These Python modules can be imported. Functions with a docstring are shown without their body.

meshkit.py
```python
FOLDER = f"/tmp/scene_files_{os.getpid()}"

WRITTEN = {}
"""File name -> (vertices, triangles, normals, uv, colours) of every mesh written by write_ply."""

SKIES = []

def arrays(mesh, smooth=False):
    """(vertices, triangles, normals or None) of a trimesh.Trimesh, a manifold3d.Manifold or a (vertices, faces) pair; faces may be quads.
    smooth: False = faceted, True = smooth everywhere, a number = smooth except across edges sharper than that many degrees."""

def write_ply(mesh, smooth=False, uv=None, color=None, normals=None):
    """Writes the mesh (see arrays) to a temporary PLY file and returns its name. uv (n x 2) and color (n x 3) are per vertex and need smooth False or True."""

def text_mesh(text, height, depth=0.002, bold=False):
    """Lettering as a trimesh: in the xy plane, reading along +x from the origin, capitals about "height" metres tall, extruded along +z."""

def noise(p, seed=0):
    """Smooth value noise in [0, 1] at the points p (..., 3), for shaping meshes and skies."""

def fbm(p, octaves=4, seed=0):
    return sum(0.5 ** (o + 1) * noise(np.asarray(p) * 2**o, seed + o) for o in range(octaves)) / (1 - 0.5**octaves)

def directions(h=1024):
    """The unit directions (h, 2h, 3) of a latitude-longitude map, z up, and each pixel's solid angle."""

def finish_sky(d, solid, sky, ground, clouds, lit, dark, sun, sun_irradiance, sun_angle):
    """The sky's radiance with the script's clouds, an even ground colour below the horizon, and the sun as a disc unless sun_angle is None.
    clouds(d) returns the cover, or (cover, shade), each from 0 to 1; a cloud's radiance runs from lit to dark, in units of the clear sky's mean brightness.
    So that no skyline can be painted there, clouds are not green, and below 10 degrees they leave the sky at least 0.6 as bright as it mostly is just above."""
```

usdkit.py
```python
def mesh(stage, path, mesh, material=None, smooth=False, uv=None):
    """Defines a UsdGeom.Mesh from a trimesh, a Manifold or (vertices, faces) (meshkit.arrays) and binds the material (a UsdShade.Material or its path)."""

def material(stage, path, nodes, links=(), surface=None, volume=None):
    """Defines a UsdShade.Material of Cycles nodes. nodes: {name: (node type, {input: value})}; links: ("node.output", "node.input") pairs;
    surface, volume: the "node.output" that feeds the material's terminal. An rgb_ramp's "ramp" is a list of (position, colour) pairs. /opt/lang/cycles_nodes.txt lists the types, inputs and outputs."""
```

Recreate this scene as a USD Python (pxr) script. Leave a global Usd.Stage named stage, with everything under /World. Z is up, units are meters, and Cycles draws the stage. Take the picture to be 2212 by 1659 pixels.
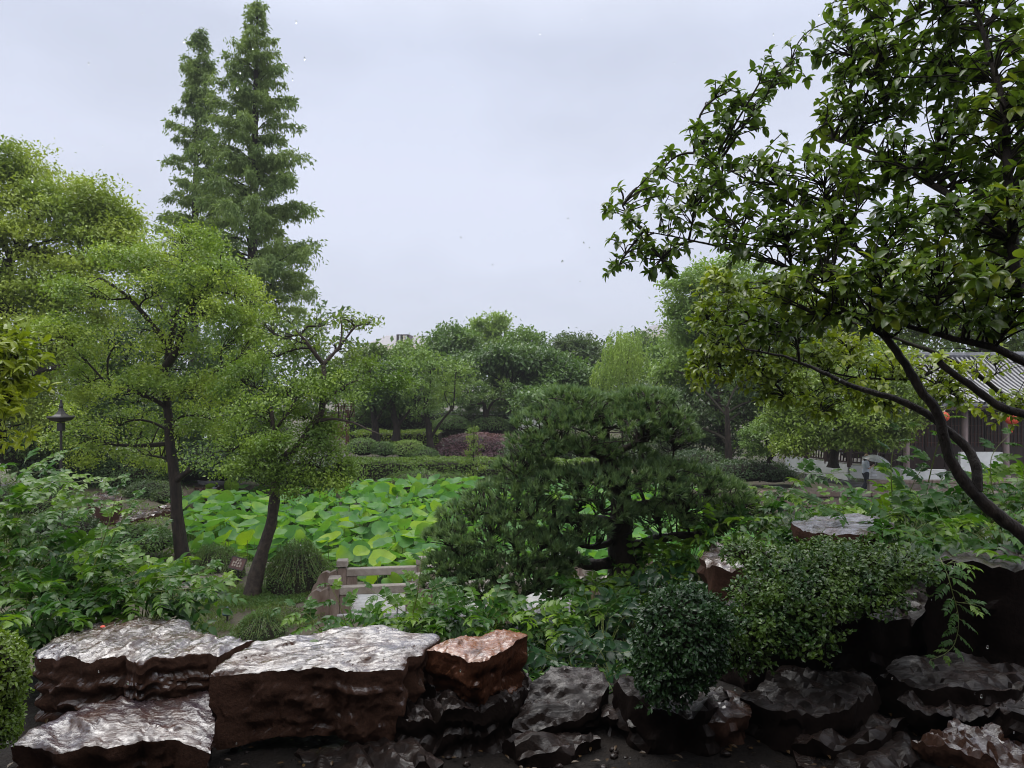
import math, random
import numpy as np, trimesh, usdkit, meshkit
from scipy.interpolate import PchipInterpolator
from scipy.spatial import Delaunay
from shapely.geometry import Polygon, Point, LineString
from shapely import contains_xy
from pxr import Usd, UsdGeom, UsdLux, UsdShade, Gf, Sdf, Vt

# ------------------------------------------------------------------ camera, sky, sun, exposure
stage = Usd.Stage.CreateInMemory()
UsdGeom.SetStageUpAxis(stage, 'Z'); UsdGeom.SetStageMetersPerUnit(stage, 1.0)
world = UsdGeom.Xform.Define(stage, '/World'); stage.SetDefaultPrim(world.GetPrim())
UsdGeom.Scope.Define(stage, '/World/Looks')
F, CX, CY, EYE = 1494.6, 1106.0, 829.5, 5.0          # lens of the photograph, in units of a 2212-wide picture
cam = UsdGeom.Camera.Define(stage, '/World/camera')
cam.CreateHorizontalApertureAttr(36.0); cam.CreateVerticalApertureAttr(27.0)
cam.CreateFocalLengthAttr(36.0 * F / 2212); cam.CreateClippingRangeAttr((0.05, 3000.0))
cam.AddTranslateOp().Set(Gf.Vec3d(0, 0, EYE)); cam.AddRotateXOp().Set(90.0)
EXPOSURE = 0.7
cam.CreateExposureAttr(EXPOSURE)
SUN_EL, SUN_DIR = math.radians(62), math.radians(-35)   # rotation = atan2(x, y) of the direction towards the sun
def M(name, nodes, links=(), surface=None, volume=None):
    return usdkit.material(stage, '/World/Looks/' + name, nodes, links, surface, volume)
sky_mat = M('overcast_sky', {
    'sky': ('sky_texture', {'sky_type': 'single_scattering', 'sun_disc': False, 'sun_elevation': SUN_EL, 'sun_rotation': SUN_DIR, 'altitude': 50.0}),
    'tc': ('texture_coordinate', {}),
    'sep': ('separate_xyz', {}),
    'ramp': ('rgb_ramp', {'ramp': [(0.0, (3.5, 3.75, 4.4)), (0.5, (3.55, 3.8, 4.5)), (0.56, (3.95, 4.2, 5.0)), (0.64, (4.2, 4.45, 5.3)), (0.72, (3.9, 4.2, 5.1)), (0.85, (8.2, 8.5, 9.3)), (1.0, (13.2, 13.3, 13.8))]}),
    'half': ('math', {'math_type': 'multiply_add', 'value2': 0.5, 'value3': 0.5}),
    'map': ('mapping', {'scale': (1.0, 1.0, 2.2)}),
    'noise': ('noise_texture', {'scale': 1.7, 'detail': 5.0, 'roughness': 0.5}),
    'mr': ('map_range', {'from_min': 0.35, 'from_max': 0.65, 'to_min': 0.88, 'to_max': 1.10, 'clamp': True}),
    'mul': ('vector_math', {'math_type': 'scale'}),
    'mix': ('mix_color', {'fac': 0.97, 'use_clamp': False}),
    'bg': ('background_shader', {'strength': 0.1})},
    [('tc.generated', 'sep.vector'), ('sep.z', 'half.value1'), ('half.value', 'ramp.fac'), ('tc.generated', 'map.vector'), ('map.vector', 'noise.vector'),
     ('noise.fac', 'mr.value'), ('ramp.color', 'mul.vector1'), ('mr.result', 'mul.scale'), ('sky.color', 'mix.a'), ('mul.vector', 'mix.b'), ('mix.result', 'bg.color')],
    surface='bg.background')
dome = UsdLux.DomeLight.Define(stage, '/World/sky')
dome.CreateIntensityAttr(1.0)
UsdShade.MaterialBindingAPI.Apply(dome.GetPrim()).Bind(sky_mat)
dome.GetPrim().SetCustomDataByKey('kind', 'structure')
sun = UsdLux.DistantLight.Define(stage, '/World/sun')
sun.CreateIntensityAttr(0.4); sun.CreateAngleAttr(45.0); sun.CreateColorAttr(Gf.Vec3f(1.0, 0.97, 0.92)); sun.CreateNormalizeAttr(True)
sun.AddRotateZOp().Set(-math.degrees(SUN_DIR)); sun.AddRotateXOp().Set(-(90 - math.degrees(SUN_EL)))

# ------------------------------------------------------------------ helpers
used = {}
def numbered(path):
    n = used.get(path, -1) + 1; used[path] = n
    return path if n == 0 else '%s_%03d' % (path, n)
def tag(o, label=None, cat=None, group=None, kind=None):
    p = o.GetPrim() if hasattr(o, 'GetPrim') else o
    for k, v in (('label', label), ('category', cat), ('group', group), ('kind', kind)):
        if v: p.SetCustomDataByKey(k, v)
    return p
def pathof(parent):
    return '/World' if parent is None else str(parent.GetPath())
def thing(name, label, cat, group=None, loc=None, rz=0):
    x = UsdGeom.Xform.Define(stage, numbered('/World/' + name))
    if loc is not None:
        x.AddTranslateOp().Set(Gf.Vec3d(*map(float, loc)))
        if rz: x.AddRotateZOp().Set(float(rz))
    return tag(x, label, cat, group)
def obj(name, mesh, mat, parent=None, smooth=False, kind=None, label=None, cat=None, group=None):
    m = usdkit.mesh(stage, numbered(pathof(parent) + '/' + name), mesh, mat, smooth)
    return tag(m, label, cat, group, kind)
def copy_of(src, name, label, loc, rz=0, scale=1, group=None, cat=None):
    x = UsdGeom.Xform.Define(stage, numbered('/World/' + name))
    x.GetPrim().GetReferences().AddInternalReference(src.GetPath()); x.GetPrim().SetInstanceable(True)
    x.ClearXformOpOrder(); x.AddTranslateOp().Set(Gf.Vec3d(*map(float, loc))); x.AddRotateZOp().Set(float(rz))
    x.AddScaleOp().Set(Gf.Vec3f(scale, scale, scale))
    return tag(x, label, cat, group)
def at(px, py, Y):
    return np.array([(px - CX) / F * Y, Y, EYE - (py - CY) / F * Y])
def lens(n, Y): return n / F * Y
def unit(v):
    v = np.asarray(v, float); return v / (np.linalg.norm(v, axis=-1, keepdims=True) + 1e-12)
def rng(seed): return np.random.default_rng(seed)
def sstep(a, b, x):
    t = np.clip((np.asarray(x, float) - a) / (b - a), 0, 1); return t * t * (3 - 2 * t)
def join(parts):
    vs, fs, n = [], [], 0
    for v, f in parts:
        vs.append(v); fs.append(np.asarray(f) + n); n += len(v)
    return np.vstack(vs), np.vstack(fs)
def box(c, s, rz=0.0, bevel=0.0, rx=0.0):
    m = trimesh.creation.box(s)
    if bevel:
        import manifold3d
        b = bevel; sx, sy, sz = [x / 2 for x in s]
        pts = [(i * (sx - (k == 0) * 0 - b * (k != 0)), j * (sy - b * (k != 1)), l * (sz - b * (k != 2))) for i in (-1, 1) for j in (-1, 1) for l in (-1, 1) for k in range(3)]
        m = trimesh.Trimesh(np.array(pts)).convex_hull
    if rx: m.apply_transform(trimesh.transformations.rotation_matrix(rx, (1, 0, 0)))
    if rz: m.apply_transform(trimesh.transformations.rotation_matrix(rz, (0, 0, 1)))
    m.apply_translation(c); return np.array(m.vertices), np.array(m.faces)
def cyl(a, b, r, n=10):
    m = trimesh.creation.cylinder(r, segment=[a, b], sections=n); return np.array(m.vertices), np.array(m.faces)
def spline(pts, n):
    p = np.asarray(pts, float)
    t = np.r_[0, np.cumsum(np.linalg.norm(np.diff(p, axis=0), axis=1) + 1e-9)]
    return PchipInterpolator(t, p)(np.linspace(0, t[-1], n))
def tube(p, r, sides=6, rough=0.0, seed=0):
    p = np.asarray(p, float); r = np.broadcast_to(r, (len(p),)).astype(float)
    t = unit(np.gradient(p, axis=0))
    a = unit(np.cross(t, np.where(np.abs(t[:, 2:]) < 0.9, [0, 0, 1.0], [1.0, 0, 0])))
    for i in range(1, len(p)):                         # keep the ring from spinning
        x = a[i - 1] - t[i] * np.dot(a[i - 1], t[i]); a[i] = x / (np.linalg.norm(x) + 1e-9)
    b = np.cross(t, a); ang = np.arange(sides) * 2 * np.pi / sides
    ring = np.cos(ang)[None, :, None] * a[:, None] + np.sin(ang)[None, :, None] * b[:, None]
    rr = r[:, None, None]
    v = p[:, None] + rr * ring
    if rough:
        k = meshkit.fbm(v * np.array([1, 1, .35]) / (r.max() * 0.8 + 1e-6), 3, seed)[..., None] - 0.5
        v = v + ring * rr * k * rough
    i, j = np.meshgrid(np.arange(len(p) - 1), np.arange(sides), indexing='ij')
    q = np.stack([i * sides + j, i * sides + (j + 1) % sides, (i + 1) * sides + (j + 1) % sides, (i + 1) * sides + j], -1).reshape(-1, 4)
    return v.reshape(-1, 3), np.vstack([q[:, [0, 1, 2]], q[:, [0, 2, 3]]])
# leaves: templates along (length, half width, normal)
TPL = {
    'diamond': (np.array([(0, 0, 0), (.45, .5, .07), (1, 0, -.1), (.45, -.5, .07)]), np.array([(0, 2, 1), (0, 3, 2)])),
    'oval': (np.array([(0, 0, 0), (.28, .40, .07), (.68, .42, .03), (1, 0, -.14), (.68, -.42, .03), (.28, -.40, .07), (.5, 0, -.02)]),
             np.array([(6, 1, 0), (6, 2, 1), (6, 3, 2), (6, 4, 3), (6, 5, 4), (6, 0, 5)])),
    'round': (np.array([(0, 0, 0), (.12, .34, .03), (.5, .5, .06), (.88, .32, .0), (1, 0, -.06), (.88, -.32, .0), (.5, -.5, .06), (.12, -.34, .03), (.5, 0, -.02)]),
              np.array([(8, (i + 1) % 8, i) for i in range(8)])),
    'needle': (np.array([(0, .5, 0), (0, -.5, 0), (1, 0, -.05)]), np.array([(0, 1, 2)])),
    'big': (np.array([(0, 0, 0), (.3, 0, -.02), (.65, 0, -.05), (1, 0, -.2),
                      (.14, .30, .05), (.42, .48, .06), (.74, .36, -.01), (.14, -.30, .05), (.42, -.48, .06), (.74, -.36, -.01)]),
            np.array([(0, 1, 4), (1, 5, 4), (1, 2, 5), (2, 6, 5), (2, 3, 6), (0, 7, 1), (1, 7, 8), (1, 8, 2), (2, 8, 9), (2, 9, 3)])),
    'tooth': (np.array([(0, 0, 0), (.5, 0, -.03), (1, 0, -.22), (.15, .36, .06), (.38, .44, .05), (.44, .36, .05), (.66, .32, .0), (.70, .22, .0),
                        (.15, -.36, .06), (.38, -.44, .05), (.44, -.36, .05), (.66, -.32, .0), (.70, -.22, .0)]),
              np.array([(0, 1, 3), (1, 4, 3), (1, 5, 4), (1, 6, 5), (1, 7, 6), (1, 2, 7), (0, 8, 1), (1, 8, 9), (1, 9, 10), (1, 10, 11), (1, 11, 12), (1, 12, 2)])),
}
def leaves(pos, d, n, L, W, kind='diamond', split=False):
    T, Fc = TPL[kind]
    pos = np.asarray(pos, float); d = unit(d); b = unit(np.cross(n, d)); n = np.cross(d, b)
    L = np.broadcast_to(L, (len(pos),))[:, None, None]; W = np.broadcast_to(W, (len(pos),))[:, None, None]
    v = pos[:, None] + T[None, :, 0:1] * L * d[:, None] + T[None, :, 1:2] * W * b[:, None] + T[None, :, 2:3] * L * n[:, None]
    if split: return [(v[i], Fc) for i in range(len(pos))]
    f = (np.arange(len(pos)) * len(T))[:, None, None] + Fc[None]
    return v.reshape(-1, 3), f.reshape(-1, 3)
def sphere_dirs(g, n): return unit(g.normal(size=(n, 3)))

# ------------------------------------------------------------------ materials
def leaf_mat(name, dark, mid, lite, rough=0.32, trans=0.3, patch=0.6, under=None, spec=0.5, rare=None):
    stops = [(0.0, dark), (0.5, mid), (0.93, lite)] + ([(0.97, lite), (0.985, rare)] if rare else [])
    nodes = {'g': ('geometry', {}), 'o': ('object_info', {}), 'no': ('noise_texture', {'scale': patch, 'detail': 3.0}),
             'add': ('math', {'math_type': 'multiply_add', 'value2': 0.6}), 'mr': ('map_range', {'from_min': 0.36, 'from_max': 0.64, 'to_min': -0.05, 'to_max': 0.42, 'clamp': True}),
             'w': ('math', {'math_type': 'add'}), 'fr': ('math', {'math_type': 'fraction'}),
             'ramp': ('rgb_ramp', {'ramp': stops}),
             'p': ('principled_bsdf', {'roughness': rough, 'specular_ior_level': spec}),
             't': ('translucent_bsdf', {}), 'm': ('mix_closure', {'fac': trans}),
             'tc': ('mix_color', {'blend_type': 'multiply', 'fac': 1.0, 'b': (1.25, 1.3, 0.55), 'use_clamp': False})}
    links = [('g.random_per_island', 'w.value1'), ('o.random', 'w.value2'), ('w.value', 'fr.value1'), ('g.position', 'no.vector'), ('no.fac', 'mr.value'), ('fr.value', 'add.value1'), ('mr.result', 'add.value3'), ('add.value', 'ramp.fac'),
             ('ramp.color', 'tc.a'), ('tc.result', 't.color'), ('p.BSDF', 'm.closure1'), ('t.BSDF', 'm.closure2')]
    if under:
        nodes['u'] = ('mix_color', {'b': under}); links += [('g.backfacing', 'u.fac'), ('ramp.color', 'u.a'), ('u.result', 'p.base_color')]
    else: links += [('ramp.color', 'p.base_color')]
    return M(name, nodes, links, surface='m.closure')
L_camphor = leaf_mat('camphor_leaf', (0.055, 0.095, 0.014), (0.15, 0.22, 0.03), (0.32, 0.39, 0.055), patch=0.45)
L_elm = leaf_mat('elm_leaf', (0.052, 0.11, 0.014), (0.16, 0.25, 0.032), (0.38, 0.47, 0.065), patch=0.9)
L_redwood = leaf_mat('redwood_leaf', (0.07, 0.12, 0.038), (0.13, 0.20, 0.058), (0.22, 0.30, 0.085), rough=0.5, patch=0.5)
L_ever = leaf_mat('evergreen_leaf', (0.04, 0.08, 0.026), (0.08, 0.14, 0.038), (0.16, 0.23, 0.06), patch=0.35)
L_ever2 = leaf_mat('broadleaf_leaf', (0.06, 0.115, 0.032), (0.12, 0.20, 0.05), (0.21, 0.31, 0.07), patch=0.35)
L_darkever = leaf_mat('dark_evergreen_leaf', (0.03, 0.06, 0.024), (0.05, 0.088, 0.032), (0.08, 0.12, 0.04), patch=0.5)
L_willow = leaf_mat('willow_leaf', (0.13, 0.21, 0.04), (0.21, 0.31, 0.06), (0.30, 0.40, 0.085), patch=0.5)
L_pine = leaf_mat('pine_needle', (0.022, 0.052, 0.026), (0.055, 0.108, 0.05), (0.17, 0.25, 0.10), rough=0.35, trans=0.15, patch=9.0)
L_magnolia = leaf_mat('glossy_big_leaf', (0.034, 0.07, 0.012), (0.08, 0.13, 0.018), (0.24, 0.27, 0.025), rough=0.2, trans=0.46, patch=1.2, under=(0.10, 0.145, 0.03), spec=0.6, rare=(0.25, 0.13, 0.02))
L_yellow = leaf_mat('yellow_green_leaf', (0.07, 0.12, 0.01), (0.16, 0.215, 0.014), (0.33, 0.37, 0.025), rough=0.28, trans=0.36, patch=1.0)
L_vine = leaf_mat('vine_leaf', (0.018, 0.06, 0.012), (0.045, 0.12, 0.016), (0.16, 0.27, 0.02), rough=0.36, trans=0.34, patch=1.6, spec=.35)
L_azalea = leaf_mat('azalea_leaf', (0.014, 0.038, 0.012), (0.026, 0.062, 0.016), (0.075, 0.13, 0.02), rough=0.3, trans=0.15, patch=6.0, spec=.35)
L_shade = leaf_mat('shaded_deep_green_leaf', (0.008, 0.026, 0.010), (0.016, 0.045, 0.016), (0.035, 0.08, 0.02), rough=0.3, trans=0.2, patch=2.0, spec=.3)  # pine shade put into this leaf colour, on a naturally darker species
L_lotus = leaf_mat('lotus_leaf', (0.05, 0.15, 0.045), (0.11, 0.26, 0.06), (0.27, 0.41, 0.03), rough=0.5, trans=0.40, patch=1.1, under=(0.24, 0.38, 0.03), spec=.3)
L_hedge = leaf_mat('hedge_leaf', (0.055, 0.10, 0.014), (0.10, 0.17, 0.02), (0.19, 0.26, 0.03), patch=1.0)
L_purple = leaf_mat('purple_leaf', (0.055, 0.025, 0.035), (0.10, 0.045, 0.06), (0.17, 0.08, 0.085), trans=0.2, patch=0.8)
L_jasmine = leaf_mat('jasmine_leaf', (0.045, 0.095, 0.022), (0.075, 0.145, 0.032), (0.13, 0.22, 0.045), patch=1.2)
L_grass = leaf_mat('grass_blade', (0.05, 0.09, 0.018), (0.09, 0.14, 0.026), (0.15, 0.21, 0.04), trans=0.2, patch=0.8)
def solid(name, c1, c2, rough=0.6, scale=6.0, bump=0.0, bscale=None, stretch=(1, 1, 1), spec=0.5, rough2=None, coat=0.0, c3=None, metallic=0.0, dist=0.05, ior=1.5):
    stops = [(0.3, c1), (0.7, c2)] + ([(0.85, c3)] if c3 else [])
    nodes = {'g': ('geometry', {}), 'map': ('mapping', {'scale': stretch}), 'n': ('noise_texture', {'scale': scale, 'detail': 6.0, 'roughness': 0.6}),
             'ramp': ('rgb_ramp', {'ramp': stops}), 'rr': ('map_range', {'from_min': 0.35, 'from_max': 0.65, 'to_min': rough, 'to_max': rough if rough2 is None else rough2, 'clamp': True}),
             'p': ('principled_bsdf', {'specular_ior_level': spec, 'coat_weight': coat, 'coat_roughness': 0.08, 'metallic': metallic, 'ior': ior})}
    links = [('g.position', 'map.vector'), ('map.vector', 'n.vector'), ('n.fac', 'ramp.fac'), ('ramp.color', 'p.base_color'), ('n.fac', 'rr.value'), ('rr.result', 'p.roughness')]
    if bump:
        nodes['bn'] = ('noise_texture', {'scale': bscale or scale * 4, 'detail': 6.0, 'roughness': 0.65})
        nodes['b'] = ('bump', {'strength': bump, 'distance': dist})
        links += [('map.vector', 'bn.vector'), ('bn.fac', 'b.height'), ('b.normal', 'p.normal')]
        if coat: links += [('b.normal', 'p.coat_normal')]
    return M(name, nodes, links, surface='p.BSDF')
bark_wet = solid('wet_bark', (0.010, 0.008, 0.007), (0.042, 0.03, 0.022), 0.55, 9, 0.9, 30, (1, 1, .3), spec=.2)
bark_pale = solid('pale_bark', (0.06, 0.05, 0.042), (0.20, 0.175, 0.15), 0.6, 8, 0.7, 26, (1, 1, .35))
bark_mottled = solid('mottled_bark', (0.02, 0.015, 0.012), (0.075, 0.055, 0.042), 0.5, 10, 0.8, 30, spec=.25, c3=(0.10, 0.10, 0.075))
twig_dark = solid('dark_twig', (0.010, 0.009, 0.006), (0.03, 0.025, 0.016), 0.7, 20, spec=0.12)
stem_green = solid('green_stem', (0.06, 0.09, 0.015), (0.13, 0.16, 0.03), 0.4, 12)
def rock_mat(name, a, b, c, rough=(0.12, 0.42), rot=0.5, ior=1.75, face=(0.052, 0.026, 0.017), coat=1.0):
    return M(name, {
        'g': ('geometry', {}), 'map': ('mapping', {'scale': (5.5, 15.0, 20.0), 'rotation': (0, 0, rot)}),
        'n': ('noise_texture', {'scale': 3.2, 'detail': 7.0, 'roughness': 0.62}), 'n2': ('noise_texture', {'scale': 1.0, 'detail': 8.0, 'roughness': 0.62, 'distortion': 1.3}),
        'n3': ('noise_texture', {'scale': 55.0, 'detail': 3.0}), 'n4': ('noise_texture', {'scale': 13.0, 'detail': 9.0, 'roughness': 0.68}), 'bh': ('mix_float', {}),
        'ramp': ('rgb_ramp', {'ramp': [(0.38, a), (0.52, b), (0.66, c)]}),
        'sp': ('mix_color', {'blend_type': 'multiply', 'fac': 0.45}), 'spr': ('rgb_ramp', {'ramp': [(0.3, (0.35, 0.33, 0.3)), (0.7, (1.5, 1.4, 1.3))]}),
        'rr': ('map_range', {'from_min': 0.44, 'from_max': 0.53, 'to_min': rough[1], 'to_max': rough[0], 'clamp': True}),
        'b1': ('bump', {'strength': 0.55, 'distance': 0.035}), 'bc': ('bump', {'strength': 0.4, 'distance': 0.03}), 'b2': ('bump', {'strength': 0.12, 'distance': 0.006}),
        'nz': ('separate_xyz', {}), 'wet': ('map_range', {'from_min': 0.5, 'from_max': 0.92, 'to_min': 0.0, 'to_max': 1.0, 'clamp': True}),
        'ra': ('mix_float', {'a': 0.75}), 'sl': ('map_range', {'from_min': 0.0, 'from_max': 1.0, 'to_min': 0.08, 'to_max': 0.2 + .3 * coat}), 'cm': ('math', {'math_type': 'multiply', 'value2': coat}), 'rn': ('mix_float', {'fac': .45}), 'cp': ('map_range', {'from_min': 0.40, 'from_max': 0.48, 'to_min': 0.25 * coat, 'to_max': coat, 'clamp': True}), 'face': ('mix_color', {'a': face}),
        'p': ('principled_bsdf', {'ior': ior, 'coat_roughness': 0.05, 'coat_ior': 1.62 + .16 * (coat > .9)})},
        [('g.position', 'map.vector'), ('g.position', 'n.vector'), ('map.vector', 'n2.vector'), ('g.position', 'n3.vector'), ('n.fac', 'ramp.fac'), ('n3.fac', 'spr.fac'),
         ('wet.result', 'face.fac'), ('ramp.color', 'face.b'), ('face.result', 'sp.a'), ('spr.color', 'sp.b'), ('sp.result', 'p.base_color'), ('n2.fac', 'rn.a'), ('n.fac', 'rn.b'), ('rn.result', 'rr.value'), ('g.true_normal', 'nz.vector'), ('nz.z', 'wet.value'), ('wet.result', 'ra.fac'), ('rr.result', 'ra.b'), ('ra.result', 'p.roughness'), ('rn.result', 'cp.value'), ('cp.result', 'cm.value2'), ('wet.result', 'cm.value1'), ('cm.value', 'p.coat_weight'), ('wet.result', 'sl.value'), ('sl.result', 'p.specular_ior_level'),
         ('n4.fac', 'bh.a'), ('n2.fac', 'bh.b'), ('wet.result', 'bh.fac'), ('bh.result', 'b1.height'), ('n3.fac', 'b2.height'), ('b1.normal', 'b2.normal'), ('b2.normal', 'p.normal'), ('bh.result', 'bc.height'), ('bc.normal', 'p.coat_normal')], surface='p.BSDF')
slate = rock_mat('wet_slate', (0.045, 0.019, 0.009), (0.030, 0.018, 0.016), (0.045, 0.036, 0.05), rough=(0.06, 0.34), ior=1.6)
slate_pale = rock_mat('pale_wet_slate', (0.045, 0.022, 0.016), (0.036, 0.025, 0.028), (0.058, 0.048, 0.062), rough=(0.06, 0.34), rot=0.2, ior=1.6)
rust = rock_mat('rusty_slate', (0.05, 0.016, 0.005), (0.19, 0.058, 0.008), (0.09, 0.042, 0.022), rough=(.2,.5), ior=1.5, face=(0.045, 0.016, 0.007))
rock_dark = rock_mat('dark_wet_shaded_rock', (0.008, 0.005, 0.004), (0.018, 0.012, 0.010), (0.04, 0.032, 0.031), rough=(0.2, 0.55), ior=1.35, face=(0.008, 0.005, 0.004), coat=.35)  # dark brown rock, colour and gloss lowered further to carry the foreground shade
stone = solid('granite', (0.15, 0.12, 0.095), (0.26, 0.225, 0.19), 0.35, 5, 0.35, 60, rough2=0.6, c3=(0.33, 0.30, 0.275), coat=0.3)
stone_stain = solid('stained_granite', (0.07, 0.042, 0.03), (0.20, 0.15, 0.12), 0.35, 6, 0.35, 50, (1, 1, .25), rough2=0.6, c3=(0.28, 0.23, 0.2), coat=0.2)
paving = solid('wet_paving', (0.30, 0.28, 0.28), (0.46, 0.44, 0.44), 0.12, 4, 0.15, 40, rough2=0.3, coat=0.6)
timber = solid('dark_timber', (0.018, 0.010, 0.009), (0.04, 0.022, 0.018), 0.4, 8, 0.3, 30, (1, 1, .2))
column_paint = solid('faded_column_paint', (0.15, 0.105, 0.10), (0.26, 0.20, 0.19), 0.5, 5, 0.2, 30, (1, 1, .3))
redbrown = solid('red_brown_paint', (0.07, 0.026, 0.018), (0.12, 0.045, 0.03), 0.5, 8)
plaster = solid('white_plaster', (0.40, 0.41, 0.40), (0.58, 0.59, 0.58), 0.7, 1.5, 0.1, 20, c3=(0.5, 0.51, 0.48))
tile_grey = solid('grey_roof_tile', (0.08, 0.08, 0.088), (0.20, 0.20, 0.215), 0.3, 4, 0.2, 40, rough2=0.5, coat=0.3)
roof_far = solid('far_roof_tile', (0.20, 0.19, 0.21), (0.25, 0.235, 0.255), 0.6, 3)
wall_far = solid('far_wall', (0.42, 0.36, 0.33), (0.52, 0.45, 0.41), 0.8, 1)
red_cloth = solid('red_lantern_cloth', (0.5, 0.05, 0.02), (0.65, 0.09, 0.04), 0.6, 10)
earth = M('wet_earth', {'g': ('geometry', {}), 'n': ('noise_texture', {'scale': 0.7, 'detail': 8.0, 'roughness': 0.65}), 'n2': ('noise_texture', {'scale': 14.0, 'detail': 6.0}),
    'ramp': ('rgb_ramp', {'ramp': [(0.3, (0.035, 0.028, 0.016)), (0.5, (0.075, 0.06, 0.036)), (0.62, (0.06, 0.075, 0.026)), (0.75, (0.075, 0.10, 0.03))]}),
    'mx': ('mix_color', {'blend_type': 'multiply', 'fac': 0.6}), 'r2': ('rgb_ramp', {'ramp': [(0.3, (0.5, 0.5, 0.5)), (0.7, (1.4, 1.4, 1.4))]}),
    'rr': ('map_range', {'from_min': 0.4, 'from_max': 0.6, 'to_min': 0.5, 'to_max': 0.85, 'clamp': True}), 'b': ('bump', {'strength': 0.6, 'distance': 0.05}), 'p': ('principled_bsdf', {})},
    [('g.position', 'n.vector'), ('g.position', 'n2.vector'), ('n.fac', 'ramp.fac'), ('n2.fac', 'r2.fac'), ('ramp.color', 'mx.a'), ('r2.color', 'mx.b'), ('mx.result', 'p.base_color'),
     ('n.fac', 'rr.value'), ('rr.result', 'p.roughness'), ('n2.fac', 'b.height'), ('b.normal', 'p.normal')], surface='p.BSDF')
water = M('pond_water', {'g': ('geometry', {}), 'n': ('noise_texture', {'scale': 6.0, 'detail': 3.0}), 'b': ('bump', {'strength': 0.15, 'distance': 0.02}),
    'p': ('principled_bsdf', {'base_color': (0.02, 0.03, 0.018), 'roughness': 0.06, 'ior': 1.33})}, [('g.position', 'n.vector'), ('n.fac', 'b.height'), ('b.normal', 'p.normal')], surface='p.BSDF')
def plain(name, c, rough=0.6, **k): return M(name, {'p': ('principled_bsdf', {'base_color': c, 'roughness': rough, **k})}, surface='p.BSDF')
black_iron = plain('black_iron', (0.015, 0.013, 0.012), 0.4)
cream = plain('cream_paint', (0.6, 0.52, 0.42), 0.7)

# ------------------------------------------------------------------ terrain, pond
POND = Polygon([(-13.5, 27), (-10, 21), (-8.6, 19.6), (-6.2, 19.4), (-4.1, 18.0), (-3.3, 16.8), (-2.6, 13.8), (0, 12.6), (5, 12.6), (11, 15), (19, 20), (24, 29.3), (10, 29.8), (9.3, 33.5), (3, 34.6), (-4, 34.8), (-10, 33.2), (-13.5, 30)])
def gz(x, y, pond=True):
    x, y = np.asarray(x, float), np.asarray(y, float)
    z = 2.4 * (1 - sstep(5.2, 12.4, y)) + 0.06 + 0.3 * sstep(36, 46, y) + 0.5 * sstep(46, 80, y)
    z = z + 0.45 * sstep(-9, -14, x) * sstep(12, 18, y) + 0.10 * (meshkit.noise(np.stack([x * .5, y * .5, 0 * x], -1), 3) - .5)
    if pond:
        d = np.zeros(np.shape(x))
        inside = contains_xy(POND, x, y)
        near = contains_xy(POND.buffer(1.0), x, y) & ~inside
        for idx in zip(*np.nonzero(inside | near)):
            s = POND.exterior.distance(Point(x[idx], y[idx])); d[idx] = s if inside[idx] else -s
        z = np.where(inside, -1.0 + (z + 1.0) * (1 - np.clip(d / 0.5, 0, 1)), z)
    return z
gx = np.unique(np.r_[np.linspace(-400, -40, 14), np.arange(-40, 40.1, 0.55), np.linspace(40, 400, 14)])
gy = np.unique(np.r_[np.linspace(-200, -10, 8), np.arange(-10, 2, 1.5), np.arange(2, 40, 0.45), np.arange(40, 90, 2), np.linspace(90, 900, 20)])
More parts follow.
